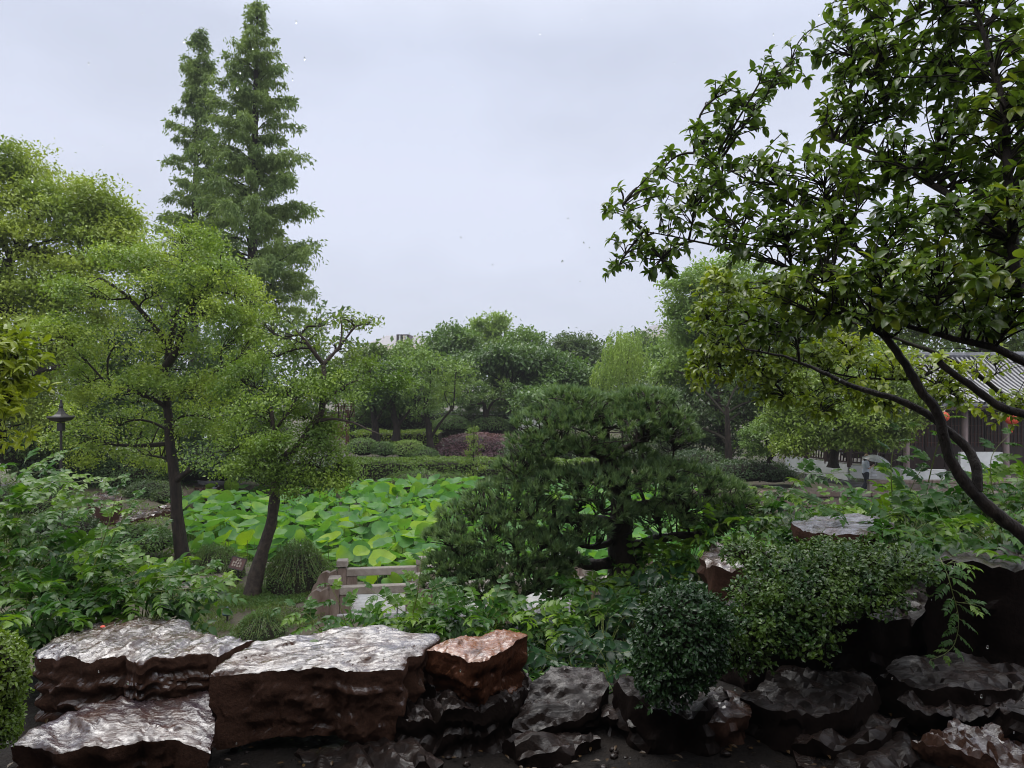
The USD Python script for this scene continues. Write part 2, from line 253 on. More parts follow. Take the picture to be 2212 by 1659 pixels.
GX, GY = np.meshgrid(gx, gy); GZ = gz(GX, GY)
ny, nx = GX.shape
I, J = np.meshgrid(np.arange(ny - 1), np.arange(nx - 1), indexing='ij'); q = I * nx + J
obj('ground', (np.stack([GX, GY, GZ], -1).reshape(-1, 3), np.vstack([np.stack([q, q + 1, q + nx + 1], -1).reshape(-1, 3), np.stack([q, q + nx + 1, q + nx], -1).reshape(-1, 3)])), earth, smooth=True, kind='structure')
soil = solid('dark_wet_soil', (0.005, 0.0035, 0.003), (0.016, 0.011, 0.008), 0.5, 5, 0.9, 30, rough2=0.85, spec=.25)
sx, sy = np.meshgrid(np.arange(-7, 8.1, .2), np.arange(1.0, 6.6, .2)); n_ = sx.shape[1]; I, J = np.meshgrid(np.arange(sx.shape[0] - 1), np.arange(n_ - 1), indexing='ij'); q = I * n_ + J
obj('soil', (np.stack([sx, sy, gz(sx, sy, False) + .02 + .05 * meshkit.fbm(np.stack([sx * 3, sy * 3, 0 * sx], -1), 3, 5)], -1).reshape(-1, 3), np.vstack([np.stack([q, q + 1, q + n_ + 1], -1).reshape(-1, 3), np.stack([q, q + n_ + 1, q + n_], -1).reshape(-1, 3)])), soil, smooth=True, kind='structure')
wv = np.array(POND.buffer(0.4).exterior.coords)[:-1]
tri = trimesh.creation.triangulate_polygon(POND.buffer(0.4), engine='earcut')
obj('pond_water', (np.c_[tri[0], np.full(len(tri[0]), -0.5)], tri[1]), water, kind='structure')
def ground_z(x, y): return float(gz(np.array([float(x)]), np.array([float(y)]), False)[0])

hz = M('rain_haze', {'v': ('principled_volume', {'color': (0.93, 0.95, 1.0), 'density': 0.0003, 'anisotropy': 0.3})}, volume='v.volume')
obj('haze', trimesh.creation.box((1000, 1200, 46), transform=trimesh.transformations.translation_matrix((0, 330, 20.5))), hz, kind='stuff', label='thin rain haze filling the air over the garden', cat='haze')
# ------------------------------------------------------------------ unseen roof over the viewpoint, widened to shade the rock faces
vp = thing('viewing_pavilion', 'unseen timber pavilion keeping rain off the view, widened to shade the rocks', 'pavilion')
obj('platform', box((0, -2.6, 2.9), (24, 7.4, 0.9), bevel=0.03), stone, vp)
obj('rear_wall', box((0, -5.6, 5.0), (23.4, 0.2, 3.3)), timber, vp)
rv, rf = [], []
for k, (yy, zz) in enumerate([(2.3, 6.42), (-2.6, 8.9), (-6.9, 6.5)]):
    for xx in (-13, 13): rv += [(xx, yy, zz), (xx, yy, zz + .22)]
rv = np.array(rv); rm = trimesh.Trimesh(np.array(rv[:8])).convex_hull; rm2 = trimesh.Trimesh(np.array(rv[4:])).convex_hull
obj('roof', join([(rm.vertices, rm.faces), (rm2.vertices, rm2.faces)]), timber, vp)
for xx in (-11, -5.5, 5.5, 11):
    for yy in (0.8, -5.2): obj('column', cyl((xx, yy, 3.35), (xx, yy, 7.1), 0.16, 12), timber, vp)

# ------------------------------------------------------------------ rocks
def slab(name, label, outline, z0, y0, tilt=0.0, depth=0.5, mat=slate, under=None, under_mat=None, cell=0.02, bumpy=0.022, inset=0.10, seed=0, cat='rock', group=None, tiltx=0.0, rag=0.03, lam_a=0.035):
    """A split stone slab: its top outline as seen, lying at height z0 (at depth y0), broken edges, rough sides going down to depth."""
    g = rng(seed); pts = []
    for px, py in outline:
        k = (py - CY) / F; kx = (px - CX) / F
        # z = z0 + tilt (y - y0) + tiltx (x - x0)
        x0 = np.mean([(p[0] - CX) / F for p in outline]) * y0
        t = (EYE - z0 + tilt * y0 + tiltx * x0) / (k + tilt + tiltx * kx)
        pts.append((kx * t, t))
    x0 = np.mean([(p[0] - CX) / F for p in outline]) * y0
    P = Polygon(pts).buffer(0)
    ring = []
    ext = LineString(P.exterior.coords); n = max(24, int(ext.length / cell))
    for i in range(n):
        p = ext.interpolate(i / n, normalized=True); ring.append((p.x, p.y))
    ring = np.array(ring); c = ring.mean(0)
    q3 = np.c_[ring * 6, np.full(n, seed * 3.1)]
    ring = ring + unit(ring - c) * ((meshkit.fbm(q3, 4, seed) - .5) * rag * 4)[:, None]
    P = Polygon(ring).buffer(0)
    if P.geom_type != 'Polygon': P = max(P.geoms, key=lambda s: s.area)
    minx, miny, maxx, maxy = P.bounds
    XX, YY = np.meshgrid(np.arange(minx, maxx, cell), np.arange(miny, maxy, cell))
    XX = XX + g.uniform(-.3, .3, XX.shape) * cell; YY = YY + g.uniform(-.3, .3, XX.shape) * cell
    ins = contains_xy(P.buffer(-cell * .6), XX, YY)
    ring = np.array(P.exterior.coords)[:-1]; n = len(ring)
    xy = np.vstack([ring, np.c_[XX[ins], YY[ins]]])
    tri = Delaunay(xy).simplices; cen = xy[tri].mean(1); tri = tri[contains_xy(P, cen[:, 0], cen[:, 1])]
    ab = xy[tri]; area = (ab[:, 1, 0] - ab[:, 0, 0]) * (ab[:, 2, 1] - ab[:, 0, 1]) - (ab[:, 1, 1] - ab[:, 0, 1]) * (ab[:, 2, 0] - ab[:, 0, 0])
    tri[area < 0] = tri[area < 0][:, ::-1]
    def top(x, y):
        base = z0 + tilt * (y - y0) + tiltx * (x - x0)
        a = math.cos(.5 + seed); b = math.sin(.5 + seed)
        u, w = x * a + y * b, -x * b + y * a
        f1 = meshkit.fbm(np.stack([u * 4.0, w * 13, 0 * x + seed], -1), 5, seed) - .5
        lay = meshkit.fbm(np.stack([u * 1.3, w * 2.4, 0 * x + 9 + seed], -1), 4, seed + 5)
        steps = np.floor(lay * 11) / 11 - .5                         # thin laminae broken away
        return base + bumpy * (3.2 * f1 + 2.8 * steps)
    Z = top(xy[:, 0], xy[:, 1])
    d_edge = np.array([P.exterior.distance(Point(p)) for p in xy]); Z = Z - 0.012 * np.exp(-d_edge / 0.02)
    v = [np.c_[xy, Z]]; f = [tri]
    prev = np.arange(n); m = max(5, int(depth / cell / 1.3)); cnt = len(xy)
    zr = Z[:n]
    if Polygon(ring).exterior.is_ccw is False: prev = prev
    for k in range(1, m + 1):
        s = k / m
        nz = meshkit.fbm(np.c_[ring * 6, zr - s * depth * 8], 5, seed + 11) - .5
        lam = meshkit.noise(np.c_[ring * 2.6, np.full(n, s * depth * 24 + seed)], seed + 7) - .5
        off = -inset * s ** 1.3 + (nz * 0.17 + np.sign(lam) * np.abs(lam) ** .5 * lam_a) * min(1, s * 4)
        r = ring + unit(ring - c) * off[:, None]
        zz = zr - s * depth + (meshkit.noise(np.c_[ring * 3, np.full(n, seed + .5)], seed + 3) - .5) * depth * 0.5 * s
        v.append(np.c_[r, zz]); cur = np.arange(n) + cnt; cnt += n
        f.append(np.stack([prev, np.roll(prev, -1), np.roll(cur, -1)], -1)); f.append(np.stack([prev, np.roll(cur, -1), cur], -1))
        prev = cur
    v.append(np.array([[c[0], c[1], zr.mean() - depth * 1.05]])); f.append(np.stack([prev, np.roll(prev, -1), np.full(n, cnt)], -1))
    V, Fc = np.vstack(v), np.vstack(f)
    mm = trimesh.Trimesh(V, Fc, process=False); trimesh.repair.fix_normals(mm)
    return obj(name, (np.array(mm.vertices), np.array(mm.faces)), mat, smooth=28, label=label, cat=cat, group=group)
slab('rock_slab', 'broad wet layered slab with jagged front edge, beneath the leafy vine', [(83, 1412), (110, 1375), (194, 1338), (300, 1335), (408, 1340), (410, 1352), (440, 1364), (480, 1372), (555, 1384), (500, 1400), (472, 1420), (452, 1413), (395, 1420), (292, 1430), (270, 1413), (230, 1418), (170, 1424), (120, 1410)], 3.02, 5.3, depth=0.62, mat=slate, seed=1, inset=0.02, cell=.012)
slab('rock_slab', 'low flat wet slab sloping to the picture corner, below the jagged slab', [(24, 1603), (70, 1570), (180, 1520), (300, 1500), (450, 1478), (462, 1557), (455, 1622), (420, 1612), (389, 1600), (300, 1600), (230, 1612), (115, 1622), (60, 1606)], 2.72, 4.6, tilt=0.03, depth=0.5, mat=slate_pale, seed=2, inset=0.22, cell=.012)
slab('rock_slab', 'largest wet slab with smooth grey top and thick brown front face', [(455, 1450), (480, 1425), (555, 1388), (640, 1372), (742, 1352), (800, 1354), (884, 1364), (945, 1370), (957, 1376), (922, 1396), (905, 1412), (880, 1414), (868, 1434), (820, 1440), (764, 1446), (640, 1440), (514, 1443)], 3.08, 4.9, depth=0.46, mat=slate, seed=3, inset=0.05, lam_a=.012, cell=.012)
slab('rock_slab', 'rust orange wet slab at the end of the row', [(922, 1399), (960, 1382), (1040, 1364), (1103, 1355), (1141, 1368), (1090, 1402), (1047, 1428), (985, 1412)], 3.10, 4.9, depth=0.42, mat=rust, seed=4, inset=0.05, tiltx=0.03, lam_a=.015, cell=.012)
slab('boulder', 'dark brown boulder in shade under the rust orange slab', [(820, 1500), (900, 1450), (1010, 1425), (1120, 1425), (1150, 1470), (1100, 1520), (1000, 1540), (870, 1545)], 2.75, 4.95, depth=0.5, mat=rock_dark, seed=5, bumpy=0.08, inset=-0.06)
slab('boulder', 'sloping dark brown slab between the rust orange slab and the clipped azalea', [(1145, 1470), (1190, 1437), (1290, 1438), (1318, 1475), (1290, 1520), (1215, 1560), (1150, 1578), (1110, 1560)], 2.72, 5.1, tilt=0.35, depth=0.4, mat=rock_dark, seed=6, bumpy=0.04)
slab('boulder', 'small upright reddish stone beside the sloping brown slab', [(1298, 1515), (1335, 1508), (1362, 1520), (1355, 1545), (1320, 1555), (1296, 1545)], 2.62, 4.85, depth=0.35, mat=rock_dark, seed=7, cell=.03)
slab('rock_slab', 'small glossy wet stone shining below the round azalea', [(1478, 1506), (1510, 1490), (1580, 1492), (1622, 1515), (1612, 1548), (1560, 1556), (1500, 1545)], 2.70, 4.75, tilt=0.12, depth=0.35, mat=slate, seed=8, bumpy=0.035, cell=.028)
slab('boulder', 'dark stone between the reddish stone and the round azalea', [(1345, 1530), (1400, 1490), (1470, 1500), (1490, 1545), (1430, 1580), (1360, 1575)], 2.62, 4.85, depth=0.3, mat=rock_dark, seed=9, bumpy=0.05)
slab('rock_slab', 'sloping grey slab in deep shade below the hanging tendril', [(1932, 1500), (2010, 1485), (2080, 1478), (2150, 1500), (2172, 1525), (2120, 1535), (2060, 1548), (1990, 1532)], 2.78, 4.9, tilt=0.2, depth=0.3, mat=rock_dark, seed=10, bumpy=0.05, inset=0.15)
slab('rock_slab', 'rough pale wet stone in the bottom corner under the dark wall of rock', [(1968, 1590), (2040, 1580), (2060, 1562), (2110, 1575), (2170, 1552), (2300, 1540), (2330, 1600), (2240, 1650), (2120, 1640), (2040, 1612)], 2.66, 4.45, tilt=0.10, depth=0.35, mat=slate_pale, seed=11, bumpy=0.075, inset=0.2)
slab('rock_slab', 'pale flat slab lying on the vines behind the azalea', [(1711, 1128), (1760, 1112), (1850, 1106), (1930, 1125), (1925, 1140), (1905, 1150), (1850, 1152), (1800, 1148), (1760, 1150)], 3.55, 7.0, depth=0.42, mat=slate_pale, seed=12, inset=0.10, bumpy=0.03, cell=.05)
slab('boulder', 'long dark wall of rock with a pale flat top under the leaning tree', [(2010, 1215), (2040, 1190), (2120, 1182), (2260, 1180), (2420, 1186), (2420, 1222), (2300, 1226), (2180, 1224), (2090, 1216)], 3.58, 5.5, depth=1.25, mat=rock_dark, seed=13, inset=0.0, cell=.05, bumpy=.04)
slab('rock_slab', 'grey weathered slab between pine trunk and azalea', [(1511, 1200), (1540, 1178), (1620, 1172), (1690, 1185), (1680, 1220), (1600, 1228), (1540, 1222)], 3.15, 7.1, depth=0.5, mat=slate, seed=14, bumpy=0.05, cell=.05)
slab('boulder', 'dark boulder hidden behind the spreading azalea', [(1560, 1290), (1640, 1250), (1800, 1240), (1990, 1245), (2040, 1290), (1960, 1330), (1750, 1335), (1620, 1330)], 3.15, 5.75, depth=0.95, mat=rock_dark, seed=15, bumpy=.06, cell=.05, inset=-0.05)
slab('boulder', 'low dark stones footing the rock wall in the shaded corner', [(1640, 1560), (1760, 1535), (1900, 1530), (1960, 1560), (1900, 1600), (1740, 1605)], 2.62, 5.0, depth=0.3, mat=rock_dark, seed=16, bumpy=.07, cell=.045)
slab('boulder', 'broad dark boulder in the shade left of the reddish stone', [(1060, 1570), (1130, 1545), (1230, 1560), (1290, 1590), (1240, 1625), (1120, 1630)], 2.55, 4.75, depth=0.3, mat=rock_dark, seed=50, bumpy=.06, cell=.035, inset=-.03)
slab('boulder', 'boulder under the round azalea, coloured black for the shade', [(1330, 1480), (1400, 1440), (1500, 1450), (1580, 1490), (1520, 1530), (1400, 1530)], 2.8, 5.15, depth=0.5, mat=rock_dark, seed=51, bumpy=.06, cell=.035, inset=-.03)
slab('boulder', 'boulder right of the glossy stone, coloured black for the shade under the azalea', [(1600, 1500), (1700, 1440), (1820, 1430), (1900, 1480), (1850, 1530), (1700, 1540)], 2.78, 5.25, depth=0.5, mat=rock_dark, seed=52, bumpy=.06, cell=.035, inset=-.03)
slab('boulder', 'boulder at the foot of the rock wall behind the sloping grey slab, coloured black for shade', [(1880, 1440), (1980, 1410), (2120, 1415), (2230, 1440), (2200, 1490), (2020, 1490)], 2.85, 5.2, depth=0.55, mat=rock_dark, seed=53, bumpy=.06, cell=.035, inset=-.03)
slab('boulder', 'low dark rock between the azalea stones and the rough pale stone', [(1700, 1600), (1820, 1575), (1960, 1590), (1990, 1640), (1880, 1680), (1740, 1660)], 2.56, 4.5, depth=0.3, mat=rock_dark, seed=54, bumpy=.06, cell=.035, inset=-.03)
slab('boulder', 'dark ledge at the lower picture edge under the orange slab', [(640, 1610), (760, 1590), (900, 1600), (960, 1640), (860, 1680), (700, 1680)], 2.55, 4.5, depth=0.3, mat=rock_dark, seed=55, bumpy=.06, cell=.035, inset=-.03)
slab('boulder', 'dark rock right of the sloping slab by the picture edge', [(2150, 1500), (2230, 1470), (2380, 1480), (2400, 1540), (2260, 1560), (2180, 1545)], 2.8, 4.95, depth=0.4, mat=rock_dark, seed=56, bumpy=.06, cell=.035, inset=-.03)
# far bank rockery on the left and the layered stones under the left tree
for i, (lab, out, z0, y0, dp) in enumerate([
    ('rounded grey rock topping the rockery at the left end of the lotus', [(190, 1085), (205, 1066), (240, 1062), (262, 1072), (258, 1088), (220, 1096)], 1.05, 25.5, 0.9),
    ('long layered ledge of the rockery beside the lotus', [(255, 1115), (300, 1098), (372, 1090), (378, 1100), (330, 1112), (280, 1124), (200, 1132), (160, 1128)], 0.55, 24.0, 0.9),
    ('brown ledge stone at the left end of the rockery', [(130, 1108), (180, 1100), (225, 1108), (205, 1120), (150, 1122)], 0.7, 24.4, 0.8),
    ('low grey ledge near the water below the rockery', [(120, 1178), (160, 1165), (220, 1168), (230, 1180), (170, 1190)], 0.35, 20.5, 0.9),
    ('rock ledges across the pond behind the left tree trunk', [(400, 1050), (430, 1036), (480, 1040), (470, 1052), (430, 1060)], 0.5, 31.5, 1.0),
    ('small stone by the far corner of the rockery', [(340, 1092), (365, 1086), (386, 1090), (375, 1098)], 0.6, 25.6, 0.8)]):
    slab('rock_slab', lab, out, z0, y0, depth=dp, mat=slate, seed=20 + i, cell=0.11, bumpy=0.05, inset=0.05, rag=0.06)
slab('rock_slab', 'stack of thin layered stones at the foot of the left tree', [(345, 1240), (365, 1222), (410, 1224), (415, 1240), (380, 1250)], 0.45, 17.0, depth=0.75, mat=rock_dark, seed=31, cell=0.05, bumpy=0.03, inset=0.12, rag=0.05)

# ------------------------------------------------------------------ trees and bushes
def ellipse_blob(px, py, Y, rx, ry, rd=None, w=1.0):
    c = at(px, py, Y); return c, np.array([lens(rx, Y), rd if rd is not None else lens(rx, Y) * 0.8, lens(ry, Y)]), w
def foliage_at(blobs, n_clump, per, rc, L, W, kind, seed, droop=0.25, flat=0.6, shell=0.55, bottom=-0.6, upn=0.8, lumpy=0.62):
    g = rng(seed); C, O = [], []
    for c, r, w in blobs:
        K = max(3, int(n_clump * w)); u = sphere_dirs(g, K * 2); u = u[u[:, 2] > bottom][:K]
        s = g.uniform(shell ** 3, 1, len(u)) ** (1 / 3)
        s = s * (0.86 + 0.32 * meshkit.noise(u * 2.2 + seed + c, seed))
        p = c + u * s[:, None] * r
        m = max(4, int(K / 9)); uc = sphere_dirs(g, m); cc = c + uc * r * g.uniform(.5, 1.1, m)[:, None]       # boughs within the mass
        rs = r * g.uniform(.26, .46, m)[:, None]; j = g.integers(0, m, len(p)); q = g.normal(size=p.shape) * .5; q[:, 2] = np.abs(q[:, 2]) * .8 - .15
        lump = g.random(len(p)) < lumpy; p[lump] = (cc[j] + q * rs[j])[lump]
        C.append(p); O.append(u)
    C, O = np.vstack(C), np.vstack(O)
    n = (per * g.uniform(0.5, 1.5, len(C))).astype(int).clip(2)
    idx = np.repeat(np.arange(len(C)), n); rcl = rc * g.uniform(0.7, 1.35, len(C))[idx][:, None]
    p = C[idx] + g.normal(size=(len(idx), 3)) * rcl * np.array([1, 1, flat])
    d = unit(O[idx] * 0.6 + g.normal(size=(len(idx), 3)) * 0.75 + np.array([0, 0, -droop]))
    nn = unit(np.array([0, 0, upn]) + O[idx] * 0.45 + g.normal(size=(len(idx), 3)) * 0.45)
    s = g.uniform(0.7, 1.25, len(idx))
    return C, leaves(p, d, nn, L * s, W * s, kind)
def skeleton_to(targets, trunk_pts, trunk_r, g, r_lim=0.35, sides=5, twig_r=0.006, bend=0.12):
    """Twigs from the nearest point of the limbs to each target."""
    out = []
    T = np.vstack(trunk_pts); R = np.concatenate(trunk_r)
    for c in targets:
        d = np.linalg.norm(T - c, axis=1) + 1.2 * np.maximum(0, T[:, 2] - c[2] + 0.1)
        k = int(np.argmin(d)); a = T[k]; m = (a + c) / 2 + g.normal(size=3) * bend * np.linalg.norm(c - a) + np.array([0, 0, .1 * np.linalg.norm(c - a)])
        r0 = min(R[k] * r_lim, 0.012 + 0.018 * np.linalg.norm(c - a))
        p = spline([a, m, c], 7); rr = np.linspace(max(r0, twig_r * 1.5), twig_r, 7)
        out.append((p, rr))
    return out
def tree(name, label, trunks, blobs, n_clump, per, rc, L, W, leaf, kind='diamond', bark=bark_wet, seed=1, cat='tree', group=None, droop=0.25, twigs=1.0, flat=0.6, shell=0.55, bottom=-0.6, sides=9, trunk_rough=0.5, twig_r=0.012, limb_blobs=True, upn=0.8):
    g = rng(seed + 999); t = thing(name, label, cat, group)
    tp, tr = [], []
    for k, (pts, r0, r1) in enumerate(trunks):
        n = max(8, len(pts) * 7); p = spline(pts, n); rr = np.linspace(r0, r1, n) if k else r1 + (r0 - r1) * np.linspace(1, 0, n) ** 0.8
        if k == 0: rr = rr * (1 + 0.5 * np.exp(-np.linspace(0, 14, n)))
        obj('trunk' if k == 0 else 'limb', tube(p, rr, sides, trunk_rough, seed + k), bark, t, smooth=True)
        tp.append(p); tr.append(rr)
    C, lv = foliage_at(blobs, n_clump, per, rc, L, W, kind, seed, droop, flat, shell, bottom, upn)
    br = []
    if limb_blobs:
        lim = skeleton_to([b[0] for b in blobs], tp, tr, g, 0.6, twig_r=twig_r * 1.6, bend=0.1)
        br += [tube(p, rr, 5) for p, rr in lim]; tp += [p for p, _ in lim]; tr += [rr for _, rr in lim]
    if twigs:
        pick = C[g.random(len(C)) < twigs]
        br += [tube(p, rr, 3) for p, rr in skeleton_to(pick, tp, tr, g, 0.5, twig_r=twig_r * 0.5)]
    if br: obj('branches', join(br), twig_dark, t, smooth=True, kind='stuff')
    obj('crown', lv, leaf, t, kind='stuff')
    return t
def bush(name, label, blobs, n, L, W, leaf, kind='diamond', seed=1, cat='bush', group=None, core=True, droop=0.05, jitter=0.05, out=0.9, top=None, bottom=-0.35, stems=0, shoots=0):
    g = rng(seed); t = thing(name, label, cat, group); lv = []; cores = []
    A = sum((b[1][0] * b[1][2]) for b in blobs)
    for c, r, w in blobs:
        k = int(n * w * r[0] * r[2] / A); u = sphere_dirs(g, 2 * k); u = u[u[:, 2] > bottom][:k]
        s = 1 - np.abs(g.normal(size=len(u))) * jitter * 1.6 + (meshkit.fbm(u * 3 + seed, 3, seed) - .5) * 0.28 + (meshkit.noise(u * 7 + seed, seed) - .5) * .10
        p = c + u * r * s[:, None]
        nn = unit(u / r * r.mean() * out + g.normal(size=u.shape) * 0.5 + np.array([0, 0, .35]))
        d = unit(np.cross(nn, g.normal(size=u.shape)) + u * 0.55 + np.array([0, 0, -droop]))
        sc = g.uniform(0.7, 1.3, len(u)); lv.append(leaves(p, d, nn, L * sc, W * sc, kind))
        if core:
            m = trimesh.creation.icosphere(2); vv = np.array(m.vertices); vv = vv * (0.74 + 0.28 * (meshkit.fbm(vv * 3 + seed, 3, seed) - .5))[:, None]
            cores.append((vv * r + c, np.array(m.faces)))
        elif stems:
            for q in g.choice(len(p), min(stems, len(p)), False):
                b0 = c - np.array([0, 0, r[2]]) ; m_ = (p[q] + b0) / 2 + np.array([0, 0, r[2] * .25]); cores.append(tube(spline([b0, m_, p[q]], 7), np.linspace(.012, .004, 7), 4))
    for k in range(shoots):
        c, r, w = blobs[int(g.integers(0, len(blobs)))]; u = unit(g.normal(size=3) + [0, -.5, .7]); p0 = c + u * r * .9; dd = unit(u + g.normal(size=3) * .3 + [0, 0, .5]); ln = L * g.uniform(1.5, 4); m = int(g.integers(5, 10)); f = np.linspace(.35, 1, m)
        cores.append(tube([p0, p0 + dd * ln * .6, p0 + dd * ln], .0015, 3)); lv.append(leaves(p0 + dd * (f * ln)[:, None], unit(g.normal(size=(m, 3)) * .8 + dd), g.normal(size=(m, 3)) * .5 + dd, L * g.uniform(.8, 1.2, m), W, kind))
    if cores: obj('inner_twigs', join(cores), twig_dark, t, smooth=True)
    obj('foliage', join(lv), leaf, t, kind='stuff')
    return t
B = ellipse_blob
# ---- left: the two garden trees by the pond
A = lambda px, py, dy=0.0: at(px, py, 19.0 + dy)
tree('garden_tree', 'upright tree with dark trunk and yellow green crown on layered stones left of lotus',
     [([A(398, 1232), A(392, 1190), A(384, 1120), A(378, 1040), A(368, 960), A(362, 880), A(358, 820), A(366, 750), A(378, 690), A(392, 640, .3), A(400, 590, .4)], 0.165, 0.045),
      ([A(380, 1040), A(400, 1022, -.2), A(420, 1010, -.3)], 0.10, 0.07),
      ([A(360, 790), A(385, 745, -.4), A(396, 700, -.5), A(430, 640, -.6), A(480, 590, -.6)], 0.12, 0.04),
      ([A(366, 750), A(320, 690, -.5), A(262, 630, -.8), A(215, 600, -1)], 0.09, 0.03),
      ([A(360, 880), A(330, 862, -.3), A(300, 850, -.5), A(240, 838, -.6)], 0.07, 0.03),
      ([A(362, 850), A(420, 838, -.3), A(470, 800, -.6), A(520, 770, -.8)], 0.06, 0.025),
      ([A(372, 700), A(340, 640, .5), A(330, 580, .8)], 0.07, 0.03)],
     [B(270, 560, 18.8, 85, 42, 1.1), B(395, 545, 19.2, 95, 45, 1.3), B(470, 600, 18.6, 80, 45, 1.2), B(205, 640, 18.6, 80, 45, 1.1), B(330, 640, 18.3, 85, 45, 1.0), B(430, 680, 18.2, 90, 50, 1.0),
      B(520, 660, 19.4, 50, 55, 1.0), B(150, 730, 19, 70, 45, 1.0), B(250, 745, 18.6, 90, 50, 1.1), B(480, 755, 18.6, 80, 45, 1.1), B(300, 830, 18.8, 80, 40, 1.0), B(190, 840, 19.4, 70, 45, 1.0), B(440, 835, 18.6, 70, 38, .9),
      B(260, 920, 19.5, 95, 50, 1.1), B(455, 905, 19.8, 75, 45, .9), B(180, 940, 20.5, 80, 60, 1.0), B(320, 985, 21, 60, 40, 1.0)],
     50, 58, 0.19, 0.082, 0.05, L_elm, seed=11, twigs=0.7, flat=.6, shell=.35, kind='diamond')
T2 = lambda px, py, dy=0.0: at(px, py, 16.3 + dy)
tree('garden_tree', 'leaning curved tree with a pale lower trunk, beside the brown sign and the bridge end',
     [([T2(545, 1285), T2(553, 1240), T2(567, 1190), T2(583, 1140), T2(592, 1090), T2(596, 1040), T2(606, 1000), T2(630, 975), T2(655, 950), T2(675, 915), T2(694, 888), T2(700, 830), T2(698, 785)], 0.16, 0.05),
      ([T2(598, 1030), T2(592, 990), T2(590, 930, -.3), T2(585, 880, -.4)], 0.08, 0.04),
      ([T2(698, 785), T2(675, 755, -.2), T2(660, 735, -.3), T2(640, 715, -.4)], 0.045, 0.012),
      ([T2(698, 785), T2(722, 762, .2), T2(748, 730, .3), T2(770, 705, .3), T2(792, 700, .3)], 0.045, 0.012),
      ([T2(730, 755), T2(738, 715), T2(735, 685)], 0.025, 0.010),
      ([T2(676, 915), T2(720, 905, -.3), T2(760, 912, -.5), T2(800, 930, -.6), T2(828, 940, -.6)], 0.045, 0.010),
      ([T2(696, 880), T2(735, 840, .3), T2(775, 822, .4), T2(815, 825, .4)], 0.04, 0.012),
      ([T2(592, 930), T2(620, 895, -.3), T2(640, 860, -.4)], 0.045, 0.015)],
     [B(620, 850, 16, 70, 42, .8), B(560, 900, 16.2, 75, 40, .8), B(660, 905, 16.6, 60, 35, .8), B(500, 975, 16, 85, 42, .8), B(600, 975, 15.7, 75, 34, .8), B(560, 1010, 15.8, 80, 30, .7), B(690, 1010, 15.9, 75, 40, .8), B(725, 1020, 16.1, 40, 32, .6), B(640, 1035, 15.9, 60, 28, .7),
      B(800, 805, 16.6, 80, 38, .8), B(745, 840, 16.5, 75, 40, .8), B(690, 830, 17, 50, 40, .8), B(700, 950, 16.4, 55, 40, .7), B(600, 770, 17, 60, 40, .9), B(530, 830, 17, 50, 50, .9)],
     40, 48, 0.16, 0.074, 0.046, L_elm, bark=bark_mottled, seed=12, twigs=0.7, flat=.6, shell=.35)
tree('garden_tree', 'thin airy treetop of sparse leaves above the yellow green crown by the bridge',
     [([T2(690, 960, .6), T2(698, 860, .6), T2(699, 790, .5)], 0.06, 0.04), ([T2(699, 790, .5), T2(660, 740, .3), T2(630, 700, .3)], .035, .01), ([T2(699, 790, .5), T2(745, 735, .5), T2(775, 695, .5)], .035, .01)],
     [B(690, 705, 16.8, 60, 32, .9, .5), B(760, 695, 16.8, 42, 22, .7, .45), B(795, 702, 16.8, 16, 14, .4, .2), B(640, 735, 16.8, 55, 36, .9, .6), B(720, 745, 16.8, 60, 30, .9, .35), B(590, 720, 17.2, 50, 40, .9, .6)],
     52, 9, 0.13, 0.10, 0.06, L_camphor, seed=13, twigs=0.8)
# ---- tall camphor at the left edge, and its neighbours
tree('camphor_tree', 'very large dense camphor tree rising along the left edge of the picture',
     [([at(-40, 1100, 27), at(-20, 900, 27), at(0, 700, 27), at(20, 560, 27)], 0.5, 0.2), ([at(-10, 850, 27), at(60, 810, 26), at(140, 790, 25.5)], 0.18, 0.08)],
     [B(-60, 400, 28, 150, 90), B(40, 370, 28, 75, 52), B(60, 450, 27, 95, 70), B(165, 440, 28, 85, 60), B(220, 510, 28, 80, 55), B(120, 540, 27, 110, 75), B(10, 560, 26.5, 110, 80), B(260, 570, 28.5, 60, 55), B(30, 680, 26, 100, 60), B(140, 650, 27, 90, 60), B(-80, 560, 27, 120, 120), B(60, 790, 27, 110, 70), B(160, 740, 27.5, 70, 60), B(20, 880, 27, 100, 80), B(240, 480, 29, 50, 40)],
     70, 84, 0.32, 0.15, 0.085, L_camphor, seed=14, flat=.5, twigs=0.25, twig_r=0.02)
tree('camphor_tree', 'dense camphor crown filling the gap behind the upright left garden tree',
     [([at(260, 1080, 33), at(262, 960, 33), at(270, 860, 33)], 0.3, 0.12)],
     [B(300, 730, 33, 110, 80), B(200, 820, 33, 110, 80), B(330, 850, 33, 120, 80), B(430, 800, 34, 90, 80), B(250, 930, 32, 130, 60), B(420, 920, 33, 100, 60), B(540, 860, 34, 90, 70), B(120, 940, 31, 100, 70)],
     120, 36, 0.32, 0.21, 0.12, L_ever, seed=15, twigs=0.15, twig_r=0.02)
tree('broadleaf_tree', 'low bright broadleaf branch with large leaves poking in at the left picture edge',
     [([at(-120, 1150, 6.5), at(-70, 950, 6.5), at(-30, 830, 6.5)], 0.06, 0.02)],
     [B(-10, 740, 6.5, 58, 38, .25), B(35, 775, 6.5, 45, 32, .2), B(0, 820, 6.5, 55, 40, .25), B(20, 870, 6.4, 28, 25, .15, .4), B(-40, 900, 6.5, 60, 50, .3), B(15, 945, 6.4, 35, 18, .15, .3)],
     26, 10, 0.055, 0.11, 0.05, L_yellow, kind='oval', seed=16, twigs=0.8, twig_r=0.004)
